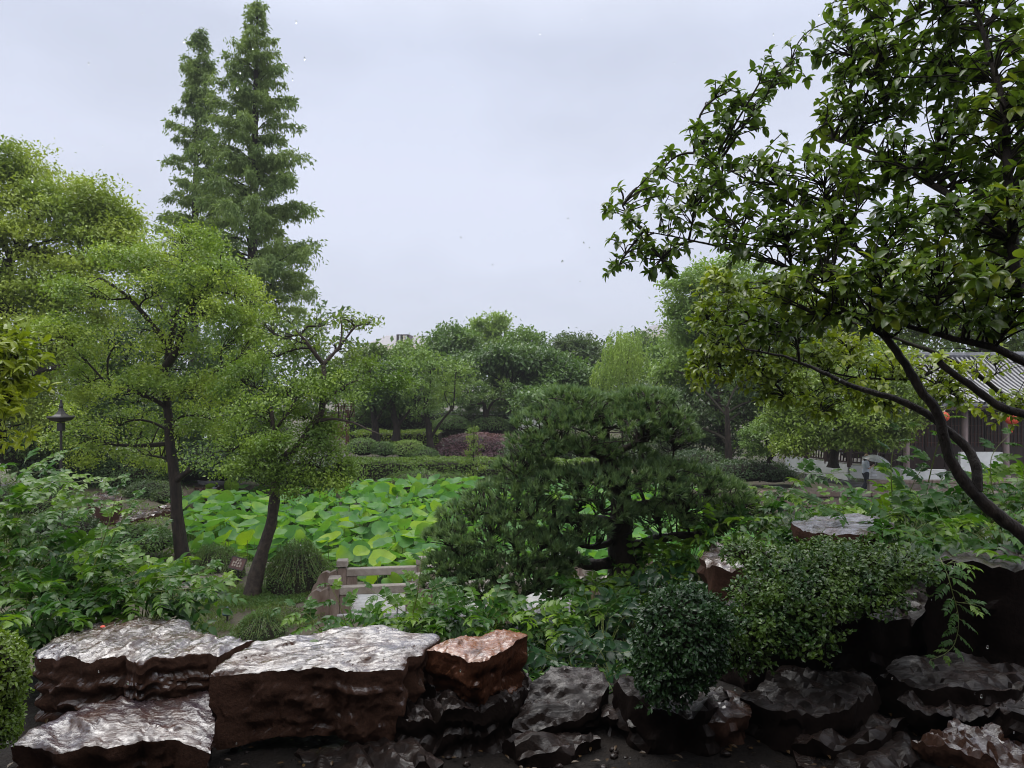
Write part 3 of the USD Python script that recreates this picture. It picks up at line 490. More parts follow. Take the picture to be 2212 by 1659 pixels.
# ---- dawn redwoods
def redwood(label, base, top, trunk_r, prof, seed, n_br, twig=1.0):
    g = rng(seed); t = thing('dawn_redwood', label, 'tree', 'dawn redwoods standing above the left trees')
    base, top = np.array(base), np.array(top); H = np.linalg.norm(top - base)
    p = spline([base, base + (top - base) * .4 + [g.normal() * .1, 0, 0], top], 26)
    obj('trunk', tube(p, trunk_r * (1 - np.linspace(0, 1, 26)) ** 0.8 + 0.02, 9, 0.4, seed), bark_wet, t, smooth=True)
    br, P, D, N, S = [], [], [], [], []
    hs = np.sort(g.uniform(0.30, 0.99, n_br)); vig = g.uniform(.05, .75, n_br)
    for k, h in enumerate(hs):
        a = k * 2.399 + g.normal() * 0.3; c = base + (top - base) * h
        Lb = prof(h) * g.uniform(0.55, 1.15) * (0.7 + .55 * meshkit.noise(np.array([h * 11, math.cos(a), math.sin(a)]), seed))
        dx = np.array([math.cos(a), math.sin(a), 0])
        up = vig[k] + 0.35 * h
        q = spline([c, c + dx * Lb * .5 + [0, 0, up * Lb * .5], c + dx * Lb + [0, 0, up * Lb * .62]], 9)
        br.append(tube(q, np.linspace(0.016 + .012 * Lb, 0.006, 9), 4))
        m = int(max(9, Lb * 17) * twig)
        s = g.uniform(0.12, 1.0, m) ** 0.8; pos = np.stack([np.interp(s * 8, range(9), q[:, i]) for i in range(3)], -1)
        for i in range(m):                                     # side sprays, hanging
            b = unit(dx * g.uniform(0.1, .9) + np.array([-dx[1], dx[0], 0]) * g.choice([-1, 1]) * g.uniform(.2, 1) + [0, 0, g.normal() * .5])
            ln = g.uniform(.25, .8) * (0.35 + 0.12 * Lb); nq = 10
            ss = np.linspace(0.1, 1, nq); pp = pos[i] + b * (ss * ln)[:, None] + np.array([0, 0, -1]) * (ss ** 2 * ln * .75)[:, None] + g.normal(size=(nq, 3)) * 0.07
            dd = unit(b * .6 + g.normal(size=(nq, 3)) * .6 + [0, 0, -.75]); P.append(pp); D.append(dd); N.append(unit(g.normal(size=(nq, 3)) * .7 + [0, 0, .7])); S.append(np.full(nq, 1.0))
    P, D, N = np.vstack(P), np.vstack(D), np.vstack(N); s = g.uniform(.7, 1.3, len(P))
    obj('branches', join(br), twig_dark, t, smooth=True, kind='stuff')
    obj('crown', leaves(P, D, N, 0.24 * s, 0.085 * s, 'diamond'), L_redwood, t, kind='stuff')
redwood('shorter slender dawn redwood, left of the taller one', at(418, 1000, 46), at(432, 58, 46), 0.36, lambda h: 5.0 * (1 - h) ** 0.8 + .22, 41, 150)
redwood('taller dawn redwood whose top reaches the upper picture edge', at(535, 1000, 42), at(556, -14, 42), 0.42, lambda h: 6.7 * (1 - h) ** 0.9 + .25, 42, 170)
# ---- far evergreen belt
far = [  # label, px, top py, Y, radius px, height px below, leaf, size
    ('rounded dark evergreen just right of the far house roof', 975, 700, 66, 70, 150, L_ever2, 1.0, 1),
    ('tall pale green crown with pointed shoots, highest of the far tree belt', 1065, 672, 78, 60, 120, L_willow, 1.1, 2),
    ('wide rounded evergreen in the middle of the far tree belt', 1130, 712, 68, 95, 150, L_ever2, 1.0, 3),
    ('dark fine leaved evergreen on the skyline left of the willow', 1255, 722, 72, 85, 130, L_darkever, 1.0, 4),
    ('dark evergreen with a dead looking crown left of the magnolia tip', 1390, 712, 70, 75, 130, L_ever, 1.0, 5),
    ('low evergreen left of the house roof on the skyline', 885, 738, 62, 75, 150, L_ever2, 1.0, 6),
    ('evergreen with a broad flat skirt over black shade, behind the purple hedge', 1100, 770, 55, 105, 130, L_ever, .95, 7),
    ('mid green evergreen directly above the pine top', 1225, 775, 54, 95, 130, L_ever2, .95, 8),
    ('bright bushy broadleaf tree beside the willow, above the pine', 1180, 835, 50, 60, 60, L_ever2, .9, 9),
    ('blue green evergreen right of the willow', 1450, 730, 60, 75, 160, L_ever2, 1.0, 10),
    ('evergreen behind the thin treetop left of the far house', 800, 745, 60, 70, 150, L_camphor, 1.0, 11),
    ('grey green crown filling the belt below the far house', 860, 800, 52, 80, 110, L_ever, .95, 12)]
for lab, px, py, Y, rx, hh, mt, sz, sd in far:
    g = rng(300 + sd); bl = []
    for k in range(9):
        a = g.uniform(-1, 1); yy = g.uniform(0.12, 0.85)
        bl.append(B(px + a * rx * (0.55 + .25 * yy), py + 26 + yy * (hh - 20) * 0.9, Y + g.uniform(-2, 1.5), rx * g.uniform(.48, .68), rx * g.uniform(.34, .46), None))
    bl.append(B(px, py + 30, Y, rx * .55, 30, None))
    if sd == 7: bl = [B(1100 + dx, 790 - 14 * math.cos(dx / 60), Y, 55, 22, 2.2) for dx in (-80, -40, 0, 40, 80)] + [B(1120 + dx, 772, Y + 1, 50, 18, 2) for dx in (-30, 30)] + [B(1080 + dx, 850, Y + 1.5, 50, 60, 1.5) for dx in (-40, 20, 80)]
    pb = CY + F * (EYE - .6) / Y
    tree('evergreen_tree', lab, [([at(px - 4, pb, Y), at(px, pb - 40, Y), at(px + 5, py + hh * .5, Y)], 0.22, 0.09)], bl, 72, 18, 0.36, 0.36 * sz, 0.19 * sz, mt, seed=300 + sd, twigs=0.1, twig_r=0.03, group='trees of the far evergreen belt')
g = rng(399); wb = []
for px in range(-160, 2400, 46):
    for k in range(4): wb.append(B(px + g.uniform(-20, 20), (770 if px > 720 else 700) + k * 55 + g.uniform(-12, 14), 88 + g.uniform(-3, 3), 46, 36, 2.5))
obj('far_wood', foliage_at(wb, 18, 8, .5, .8, .45, 'diamond', 399)[1], L_ever, kind='stuff', label='far off wood closing the view behind the evergreen belt', cat='wood')
# trees standing on the far bank, trunks in view
for lab, pts, bl, sd in [
    ('far bank tree with a slim leaning trunk, in front of the purple hedge', [(935, 986), (928, 950), (925, 915), (918, 880)], [(900, 840, 55, 40), (960, 850, 55, 40), (930, 800, 60, 40), (880, 790, 45, 35), (985, 805, 45, 35), (915, 880, 45, 22)], 1),
    ('far bank tree with a short forked trunk among the dome bushes', [(855, 952), (857, 925), (850, 895), (848, 860)], [(850, 840, 50, 35), (820, 860, 40, 28), (880, 850, 40, 30), (835, 800, 50, 35)], 2),
    ('far bank tree with a thick mossy trunk, beside the red brown lattice', [(812, 955), (810, 915), (805, 880), (800, 850)], [(800, 840, 50, 35), (840, 815, 40, 35), (770, 830, 45, 30)], 3),
    ('thin trunked tree in shade beside the white far wall', [(1052, 960), (1050, 910), (1045, 870)], [(1040, 860, 50, 30), (1080, 850, 50, 30), (1010, 850, 45, 26)], 4)]:
    Y = 45 if sd != 4 else 52
    tree('far_bank_tree', lab, [([at(a, b, Y) for a, b in pts], 0.26, 0.12), ([at(*pts[1], Y), at(pts[1][0] + 28, pts[2][1] - 8, Y - .4), at(pts[1][0] + 52, pts[-1][1], Y - .5)], .12, .05), ([at(*pts[2], Y), at(pts[2][0] - 26, pts[-1][1] + 5, Y)], .11, .05)], [B(a, b, Y, c, d, 1.6) for a, b, c, d in bl], 50, 17, 0.22, 0.22, 0.11, L_ever if sd != 1 else L_ever2, seed=340 + sd, twigs=0.3, twig_r=.02)
# willow
def willow():
    g = rng(61); Y = 50; t = thing('willow_tree', 'pale yellow green willow with hanging strands, rising behind the pine top', 'tree')
    tr = spline([at(1352, 985, Y), at(1350, 900, Y), at(1355, 800, Y), at(1358, 750, Y)], 16)
    obj('trunk', tube(tr, np.linspace(.3, .08, 16), 8, .4), bark_wet, t, smooth=True)
    P, D, br = [], [], []
    for k in range(210):
        a = g.uniform(0, 6.28); rr = g.uniform(0, 1) ** .6
        yy = g.uniform(0, 1)
        c = at(1350 + math.cos(a) * rr * (28 + 50 * yy), 712 + 100 * yy + g.normal() * 6, Y) + np.array([0, math.sin(a) * rr * 2.2, 0])
        ln = g.uniform(.9, 2.6); n = int(ln * 24); s = np.linspace(0, 1, n)
        o = np.array([math.cos(a), math.sin(a), 0]) * g.uniform(.1, .5)
        q = c + o * s[:, None] ** .7 - np.array([0, 0, 1]) * (s ** 1.2 * ln)[:, None] + np.array([.08 * math.sin(k), 0, 0]) * np.sin(s * 5)[:, None]
        P.append(q + g.normal(size=(n, 3)) * .05); D.append(unit(g.normal(size=(n, 3)) * .5 + [0, 0, -1.0])); br.append(tube(q[::6], 0.008, 3))
    P, D = np.vstack(P), np.vstack(D); s = g.uniform(.7, 1.3, len(P))
    obj('branches', join(br), stem_green, t, kind='stuff')
    obj('crown', leaves(P, D, g.normal(size=P.shape), .20 * s, .07 * s), L_willow, t, kind='stuff')
willow()
# ---- right side, far bank
tree('broadleaf_tree', 'small round pale green tree on the far bank, left of the covered walkway',
     [([at(1662, 1000, 33), at(1660, 975, 33), at(1655, 950, 33)], 0.10, 0.05)] + [([at(1662, 995, 33), at(1662 + d, 970, 33), at(1655 + 2 * d, 945, 33)], .06, .03) for d in (-12, 10, 18)],
     [B(1650, 938, 33, 45, 26, .9), B(1625, 955, 33, 28, 22, .7), B(1685, 945, 33, 32, 25, .8), B(1660, 915, 33, 35, 20, .7), B(1640, 975, 33, 24, 12, .5)], 60, 16, .12, .14, .07, L_ever2, seed=71, twigs=.4)
tree('camphor_tree', 'yellow green camphor hanging over the covered walkway roof',
     [([at(1800, 1010, 31), at(1806, 940, 31), at(1815, 880, 31)], 0.2, 0.1)],
     [B(1790, 900, 30, 70, 40, 1.3), B(1860, 890, 30, 75, 42, 1.3), B(1880, 840, 31, 70, 40, 1.2), B(1730, 870, 31, 60, 40, 1.2), B(1780, 820, 31, 75, 40, 1.2), B(1700, 900, 31, 45, 26, 1.0), B(1850, 780, 32, 90, 45, 1.4), B(1930, 800, 33, 60, 45, 1.2), B(1840, 925, 29.8, 35, 18, .6), B(1740, 940, 30, 55, 24, .8), B(1710, 965, 30, 30, 14, .6), B(1800, 948, 29.8, 40, 16, .6), B(1920, 920, 30, 50, 30, .9), B(1960, 860, 30, 50, 40, 1.0), B(1890, 950, 29.8, 40, 18, .6)],
     90, 30, .22, .17, .095, L_camphor, seed=72, twigs=.2)
tree('camphor_tree', 'pale camphor crown behind the tips of the big leaved tree, above the pine right side',
     [([at(1555, 1000, 40), at(1556, 940, 40), at(1550, 860, 40), at(1545, 760, 40)], .3, .12)],
     [B(1500, 640, 42, 60, 45, 1.6), B(1560, 600, 42, 70, 50, 1.8), B(1480, 700, 42, 50, 45, 1.6), B(1550, 690, 41, 80, 55, 1.8), B(1620, 640, 42, 80, 60, 1.8), B(1640, 740, 41, 90, 55, 1.8), B(1530, 780, 41, 70, 50, 1.6), B(1480, 800, 42, 60, 60, 1.6), B(1590, 840, 42, 90, 45, 1.8), B(1700, 700, 43, 90, 70, 2), B(1720, 790, 42, 80, 60, 2)],
     110, 28, .30, .26, .14, L_ever2, seed=73, twigs=.15, twig_r=.02)
tree('camphor_tree', 'tall camphor crown behind the pavilion roof at the right picture edge',
     [([at(2120, 980, 42), at(2125, 800, 42), at(2120, 650, 42)], .35, .15)],
     [B(2000, 700, 43, 100, 70, 2.4), B(2120, 690, 42, 110, 75, 2.4), B(2220, 720, 42, 100, 80, 2.4), B(1900, 720, 44, 100, 70, 2.4), B(2060, 610, 43, 100, 70, 2.4), B(2190, 590, 43, 100, 80, 2.4), B(1960, 620, 44, 80, 70, 2.2), B(2100, 500, 43, 110, 80, 2.4), B(2230, 470, 43, 90, 90, 2.4), B(1880, 650, 44, 80, 60, 2), B(2240, 850, 40, 60, 70, 1.6), B(1800, 720, 45, 90, 60, 2)],
     100, 28, .36, .28, .15, L_camphor, seed=74, twigs=.12, twig_r=.025)
tree('camphor_tree', 'dark evergreen mass in shade behind the pine and the covered walkway',
     [([at(1575, 1010, 37), at(1572, 940, 37), at(1570, 880, 37)], .2, .1)],
     [B(1500, 880, 40, 90, 60, 2), B(1590, 900, 40, 80, 60, 1.6), B(1520, 960, 40, 90, 50, 1.6), B(1440, 930, 42, 80, 60, 2), B(1640, 880, 41, 70, 50, 1.6), B(1700, 850, 42, 90, 60, 1.6), B(1400, 880, 46, 80, 70, 2)],
     100, 26, .30, .24, .13, L_darkever, seed=75, twigs=.3, twig_r=.02)
# ---- hedges, domes and shrubs of the far bank
def hedge(name, label, x0, x1, y, zt, zb, width, leaf, n, L, W, seed, cat='hedge', yk=0.0, top_leaf=None):
    g = rng(seed); t = thing(name, label, cat)
    Ln = x1 - x0; A1, A2 = Ln * width, Ln * (zt - zb); k1 = int(n * A1 / (A1 + A2)); k2 = int((n - k1) * .38)
    x = g.uniform(x0, x1, k1); yy = g.uniform(-width / 2, width / 2, k1)
    edge = 1 - np.abs(yy / (width / 2)) ** 4 * .5
    z = zt - (1 - edge) * .25 + (meshkit.fbm(np.stack([x * 1.3, yy * 1.5, 0 * x], -1), 4, seed) - .5) * .3
    pt = np.stack([x, y + yk * (x - x0) + yy, z], -1); nt = unit(np.c_[g.normal(size=(k1, 2)) * .5, np.ones(k1)])
    x = g.uniform(x0, x1, k2); z = zb + (zt - .1 - zb) * g.uniform(0, 1, k2) ** .8
    pf = np.stack([x, y + yk * (x - x0) - width / 2 - .05 + (meshkit.fbm(np.stack([x * 1.5, z * 1.5, 0 * x], -1), 4, seed + 1) - .4) * -.35 + g.normal(size=k2) * .05, z], -1); nf = unit(np.c_[g.normal(size=k2) * .6, -np.ones(k2), g.normal(size=k2) * .4 + .3])
    P, N = np.vstack([pt, pf]), np.vstack([nt, nf]); d = np.cross(N, g.normal(size=P.shape)) + N * .5; s = g.uniform(.7, 1.3, len(P))
    c = np.array([(x0 + x1) / 2, y + yk * Ln / 2, (zt + zb) / 2 - .06]); bx = trimesh.creation.box((Ln - .1, width - .25, zt - zb - .2)).subdivide().subdivide().subdivide()
    v = np.array(bx.vertices); v += (meshkit.fbm(v * 2 + seed, 3, seed)[:, None] - .5) * .12; v[:, 1] += yk * v[:, 0]
    obj('inner_twigs', (v + c, np.array(bx.faces)), twig_dark, t, smooth=30)
    obj('foliage', leaves(P, d, N, L * s, W * s), leaf, t, kind='stuff')
hedge('clipped_hedge', 'long low clipped hedge with a flat bright top along the far bank of the pond', at(740, 1000, 36)[0], at(1330, 1000, 36)[0], 36.2, 1.05, -0.45, 1.9, L_hedge, 20000, .10, .06, 81)
hedge('clipped_hedge', 'yellow green hedge strip behind the dome bushes', at(760, 1000, 47)[0], at(950, 1000, 47)[0], 47.5, 1.75, 0.3, 2.5, L_hedge, 7000, .12, .07, 82)
hedge('dark_hedge', 'tall dark hedge behind the yellow green strip', at(740, 1000, 54)[0], at(1120, 1000, 54)[0], 55, 2.7, 0.3, 1.5, L_darkever, 8000, .16, .08, 83)
bush('purple_bush', 'broad rounded purple leaved shrub on the far bank', [B(1015, 965, 46, 72, 28, 1.5), B(1075, 975, 45, 45, 28, 1.2), B(985, 985, 45, 45, 22, 1.1), B(1060, 1000, 44, 50, 22, 1.0)], 9000, .13, .075, L_purple, seed=84)
bush('purple_bush', 'second low purple shrub peeping behind the broad one', [B(1080, 955, 49, 45, 18, 1.2), B(1040, 946, 49, 40, 12, 1.2)], 2500, .13, .075, L_purple, seed=85)
for i, (px, py, rx, ry, lab) in enumerate([(785, 968, 36, 22, 'round dome bush at the left end of the dome row'), (832, 972, 30, 18, 'small round dome bush second from the left'), (880, 972, 40, 22, 'largest dome bush beside the slim leaning trunk'), (905, 983, 42, 18, 'low dome bush in front of the slim leaning trunk')]):
    bush('dome_bush', lab, [B(px, py, 42, rx, ry, 1.0)], 2600, .09, .055, L_ever2, seed=86 + i, group='dome bushes behind the clipped hedge')
for i, (px, py, rx, ry, lab) in enumerate([(975, 918, 40, 20, 'round bush in front of the white far wall'), (1060, 920, 45, 20, 'dark round bush right of the one by the white wall')]):
    bush('round_bush', lab, [B(px, py, 52, rx, ry, 1.2)], 2600, .13, .07, L_ever if i else L_ever2, seed=92 + i)
g = rng(95)
sp = [B(1022 + g.normal() * 3, 1045 - k * 16, 34.2, 36 * (1 - k / 9) * .6 + 5, 9, .4, .6) for k in range(8)]
tree('young_conifer', 'young pointed sapling standing in front of the long clipped hedge', [([at(1022, 1062, 34.2), at(1023, 1000, 34.2), at(1024, 920, 34.2)], .05, .012)], sp, 26, 12, .10, .11, .05, L_hedge, seed=96, twigs=.6, droop=-.2, twig_r=.008)
# weeping shrubs: many thin arching stems
def arching(name, label, c, R, h, n, leaf, seed, L=.045, W=.022, cat='bush', per=26):
    g = rng(seed); t = thing(name, label, cat); P, D, br = [], [], []
    c = np.array(c)
    for k in range(n):
        a = g.uniform(0, 6.28); q = g.uniform(0.1, 1) ** .55; dx = np.array([math.cos(a), math.sin(a), 0])
        hh = h * math.sqrt(max(0, 1 - (q * .9) ** 2)) * g.uniform(.75, 1.12)
        e = c + dx * R * q
        s = np.linspace(0, 1, 9)
        pth = spline([c + dx * R * .15 * q, c + dx * R * q * .62 + [0, 0, hh], e + [0, 0, hh * .62], c + dx * R * q * 1.14 + [0, 0, hh * g.uniform(.05, .4)]], 12)
        br.append(tube(pth[::3], .004, 3))
        m = per; ss = g.uniform(2.5, 11, m); pp = np.stack([np.interp(ss, range(12), pth[:, i]) for i in range(3)], -1)
        P.append(pp + g.normal(size=(m, 3)) * .03); D.append(unit(g.normal(size=(m, 3)) + dx * .5 + [0, 0, -.3]))
    P, D = np.vstack(P), np.vstack(D); s = g.uniform(.7, 1.3, len(P)); N = unit(g.normal(size=P.shape) * .6 + [0, 0, .8])
    m = trimesh.creation.icosphere(2); v = np.array(m.vertices) * [R * .8, R * .8, h * .78]; v[:, 2] = np.maximum(v[:, 2], -.1)
    obj('inner_twigs', (v * (0.9 + .2 * meshkit.fbm(v * 4, 3, seed))[:, None] + c, np.array(m.faces)), twig_dark, t, smooth=True)
    obj('branches', join(br), stem_green, t, kind='stuff'); obj('foliage', leaves(P, D, N, L * s, W * s), leaf, t, kind='stuff')
def gp(px, py, z=0.05):
    Y = F * (EYE - z) / (py - CY); return np.array([(px - CX) / F * Y, Y, z])
arching('weeping_shrub', 'large mounded shrub of fine arching stems right of the leaning trunk', gp(645, 1268), 0.95, 1.15, 420, L_jasmine, 97)
arching('weeping_shrub', 'low mounded shrub behind the brown sign', gp(465, 1248), 0.9, .85, 300, L_jasmine, 98)
arching('weeping_shrub', 'weeping shrub spilling over the far bank above the lotus', (at(900, 1060, 34)[0], 35.2, -.1), 2.0, 0.85, 420, L_jasmine, 99, .09, .04, per=16)
arching('weeping_shrub', 'second weeping shrub on the far bank left of the pine', (at(975, 1060, 33.6)[0], 34.8, -.2), 1.6, 0.75, 300, L_jasmine, 100, .09, .04, per=16)
arching('weeping_shrub', 'weeping shrub on the far bank behind the left tree trunk', (at(520, 1040, 33)[0], 34.2, -.1), 2.4, 1.3, 380, L_jasmine, 101, .10, .045, per=16)
arching('weeping_shrub', 'fine low shrub on the near bank just behind the broad rock slabs', gp(565, 1372, .1), .55, .50, 300, L_jasmine, 102, .03, .016)
for i, (px, py, w, h, lab) in enumerate([(150, 1010, 110, 60, 'dark thicket at the back of the left rockery'), (300, 1030, 110, 50, 'dark thicket between the left rockery and the trunk'), (430, 1000, 90, 50, 'shaded shrub behind the upright left trunk'), (60, 960, 90, 80, 'tall shaded shrub at the far left under the camphor'), (620, 1020, 120, 40, 'shaded shrub on the far bank behind the leaning tree')]):
    bush('thicket_shrub', lab, [B(px, py, 31, w, h, 1.4), B(px + w * .5, py + 12, 31, w * .6, h * .7, 1.2)], 6500, .13, .065, L_ever if i % 2 else L_darkever, seed=110 + i, jitter=.12, group=None)
for i, (px, py, w, h, Y, lab) in enumerate([(1610, 1020, 110, 26, 33.5, 'low dark ground shrubs left of the covered walkway'), (1500, 1010, 80, 40, 36, 'dark shrub in shade right of the pine'), (1190, 975, 110, 30, 42, 'low shrub on the far bank behind the pine, right of the purple shrubs'), (1340, 985, 100, 34, 41, 'dark shrub on the far bank hidden behind the pine trunk')]):
    bush('thicket_shrub', lab, [B(px, py, Y, w, h, 1.0), B(px + 60, py + 8, Y, w * .5, h * .7, .8)], 5000, .12, .06, L_darkever, seed=120 + i, jitter=.14)
for i, (px, py, w, h, Y, lab) in enumerate([(560, 930, 80, 40, 40, 'shrub filling the gap under the leaning tree crown'), (470, 960, 80, 36, 41, 'shrub filling the gap right of the upright left trunk'), (300, 1165, 70, 30, 19.5, 'dark low shrub under the rockery ledges'), (120, 1135, 90, 30, 20.5, 'dark low shrub between the rockery ledges and the vine'), (60, 1080, 100, 36, 24.0, 'shaded shrub left of the rounded rockery rock'), (330, 1060, 60, 22, 27.5, 'shaded shrub just behind the long rockery ledge')]):
    bush('thicket_shrub', lab, [B(px, py, Y, w, h, .8), B(px + w * .5, py + 10, Y - .5, w * .5, h * .7, .7)], 4200, .09, .045, L_darkever if i % 2 else L_jasmine, seed=125 + i, jitter=.14)
# ---- the clipped black pine
def pine():
    g = rng(131); t = thing('black_pine', 'broad clipped pine with layered dark needle pads and a thick black trunk', 'tree')
    Y = 9.0; A = lambda px, py, dy=0.0: at(px, py, Y + dy)
    base = A(1338, 1370)
    trunks = [([base, A(1345, 1290), A(1350, 1220), A(1338, 1160), A(1345, 1110), A(1330, 1050), A(1310, 990), A(1300, 930)], .26, .07),
              ([A(1345, 1215), A(1280, 1222, -.1), A(1210, 1212, -.25), A(1140, 1222, -.4), A(1060, 1240, -.5)], .085, .03),
              ([A(1345, 1255), A(1290, 1262, -.2), A(1220, 1256, -.4), A(1120, 1290, -.5)], .07, .025),
              ([A(1340, 1140), A(1270, 1120, -.1), A(1180, 1120, -.2), A(1090, 1110, -.1)], .08, .03),
              ([A(1345, 1110), A(1420, 1090, .1), A(1500, 1090, .1), A(1580, 1100, 0)], .08, .03),
              ([A(1350, 1180), A(1430, 1165, -.1), A(1520, 1150, -.2), A(1600, 1128, -.2)], .07, .025),
              ([A(1335, 1060), A(1400, 1030, 0), A(1450, 1000, .1)], .06, .03), ([A(1310, 990), A(1240, 965, -.1), A(1170, 950, -.1)], .055, .02), ([A(1308, 985), A(1390, 950, .1), A(1450, 920, .1)], .055, .02),
              ([A(1340, 1140), A(1300, 1180, -.2), A(1250, 1175, -.3), A(1200, 1150, -.3)], .05, .02)]
    tp, tr = [], []
    for k, (pts, r0, r1) in enumerate(trunks):
        n = len(pts) * 7; p = spline(pts, n); p[3:] += (meshkit.fbm(p[3:] * 3, 3, k)[:, None] - .5) * .08; rr = np.linspace(r0, r1, n)
        obj('trunk' if k == 0 else 'limb', tube(p, rr, 10, .7, k), bark_wet, t, smooth=True); tp.append(p); tr.append(rr)
    pads = [(1300, 940, 0, 130, 62, .75), (1200, 925, -.05, 90, 50, .55), (1165, 965, -.1, 70, 32, .5), (1390, 915, .1, 100, 55, .6), (1280, 900, .2, 120, 48, .6), (1450, 950, .1, 60, 45, .5), (1195, 985, -.2, 60, 24, .4), (1265, 978, -.25, 60, 26, .4), (1340, 985, .25, 70, 30, .5), (1130, 1015, -.1, 60, 28, .4), (1250, 1150, -.45, 60, 24, .3),
            (1250, 1060, -.35, 110, 48, .6), (1350, 1060, -.3, 120, 55, .6), (1450, 1050, -.1, 110, 55, .6), (1530, 1075, 0, 90, 50, .55), (1600, 1105, -.1, 60, 32, .4), (1160, 1055, -.1, 90, 42, .5), (1400, 1022, .1, 100, 26, .5),
            (1090, 1090, -.2, 90, 48, .5), (1020, 1120, -.15, 70, 40, .45), (1060, 1160, -.35, 110, 42, .5), (965, 1165, -.3, 45, 24, .3), (1150, 1120, -.4, 80, 40, .45), (1180, 1180, -.5, 70, 28, .35),
            (990, 1265, -.5, 75, 42, .35), (1080, 1262, -.6, 95, 48, .4), (1165, 1275, -.6, 60, 36, .3), (1045, 1300, -.6, 80, 30, .3), (1210, 1218, -.5, 45, 22, .25), (1560, 1140, -.2, 60, 22, .3), (1420, 1130, -.3, 70, 26, .35), (1480, 1110, -.3, 70, 35, .4), (1300, 1110, -.45, 80, 30, .35), (1120, 1190, -.5, 110, 36, .45), (1000, 1215, -.45, 70, 26, .35), (1130, 1235, -.6, 90, 30, .35), (960, 1230, -.5, 40, 22, .3), (1230, 870, .1, 70, 30, .5), (1390, 868, .15, 70, 26, .5)]
    P, D, C = [], [], []
    for px, py, dy, rx, ry, rd in pads:
        c = A(px, py, dy); r = np.array([lens(rx, Y), rd, lens(ry, Y)])
        r = r * np.array([1.05, 1.03, .92]); k = int(46 + 235 * r[0] * (rd + r[2])); u = sphere_dirs(g, 3 * k); u = u[u[:, 2] > -.18][:k]
        s = (g.uniform(.5, 1, len(u)) ** .3) * (.86 + .28 * meshkit.noise(u * 3 + c * 2, 7)); u2 = u.copy(); u2[:, 2] = np.where(u[:, 2] < 0, u[:, 2] * .25, u[:, 2])
        P.append(c + u2 * r * s[:, None]); D.append(unit(u * .75 + [0, 0, .8] + g.normal(size=u.shape) * .3)); C.append(c)
    br = []
    for c in C: br += skeleton_to([c], tp, tr, g, .45, twig_r=.012)
    tp2 = tp + [p for p, _ in br]; tr2 = tr + [r for _, r in br]
    P, D = np.vstack(P), np.vstack(D)
    br += skeleton_to(P[g.random(len(P)) < .5] - [0, 0, .01], tp2, tr2, g, .5, twig_r=.005)
    obj('branches', join([tube(p, r, 4) for p, r in br]), bark_wet, t, smooth=True, kind='stuff')
    nn = 28; R = np.repeat(np.arange(len(P)), nn)
    th = g.uniform(0, 6.28, len(R)); ph = np.abs(g.normal(size=len(R))) * .30 + .16
    ax = D[R]; a = unit(np.cross(ax, [0.3, .2, .9])); b = np.cross(ax, a)
    d = ax * np.cos(ph)[:, None] + (a * np.cos(th)[:, None] + b * np.sin(th)[:, None]) * np.sin(ph)[:, None]
    ln = .10 * g.uniform(.75, 1.2, len(R)) * g.uniform(.8, 1.2, len(P))[R]
    st = P[R] + ax * (g.uniform(0, .03, len(R)))[:, None]
    print('pine tufts', len(P))
    obj('crown', leaves(st, d, g.normal(size=d.shape), ln, .0098, 'needle'), L_pine, t, kind='stuff')
    k = g.random(len(P)) < .05
    return t
pine()
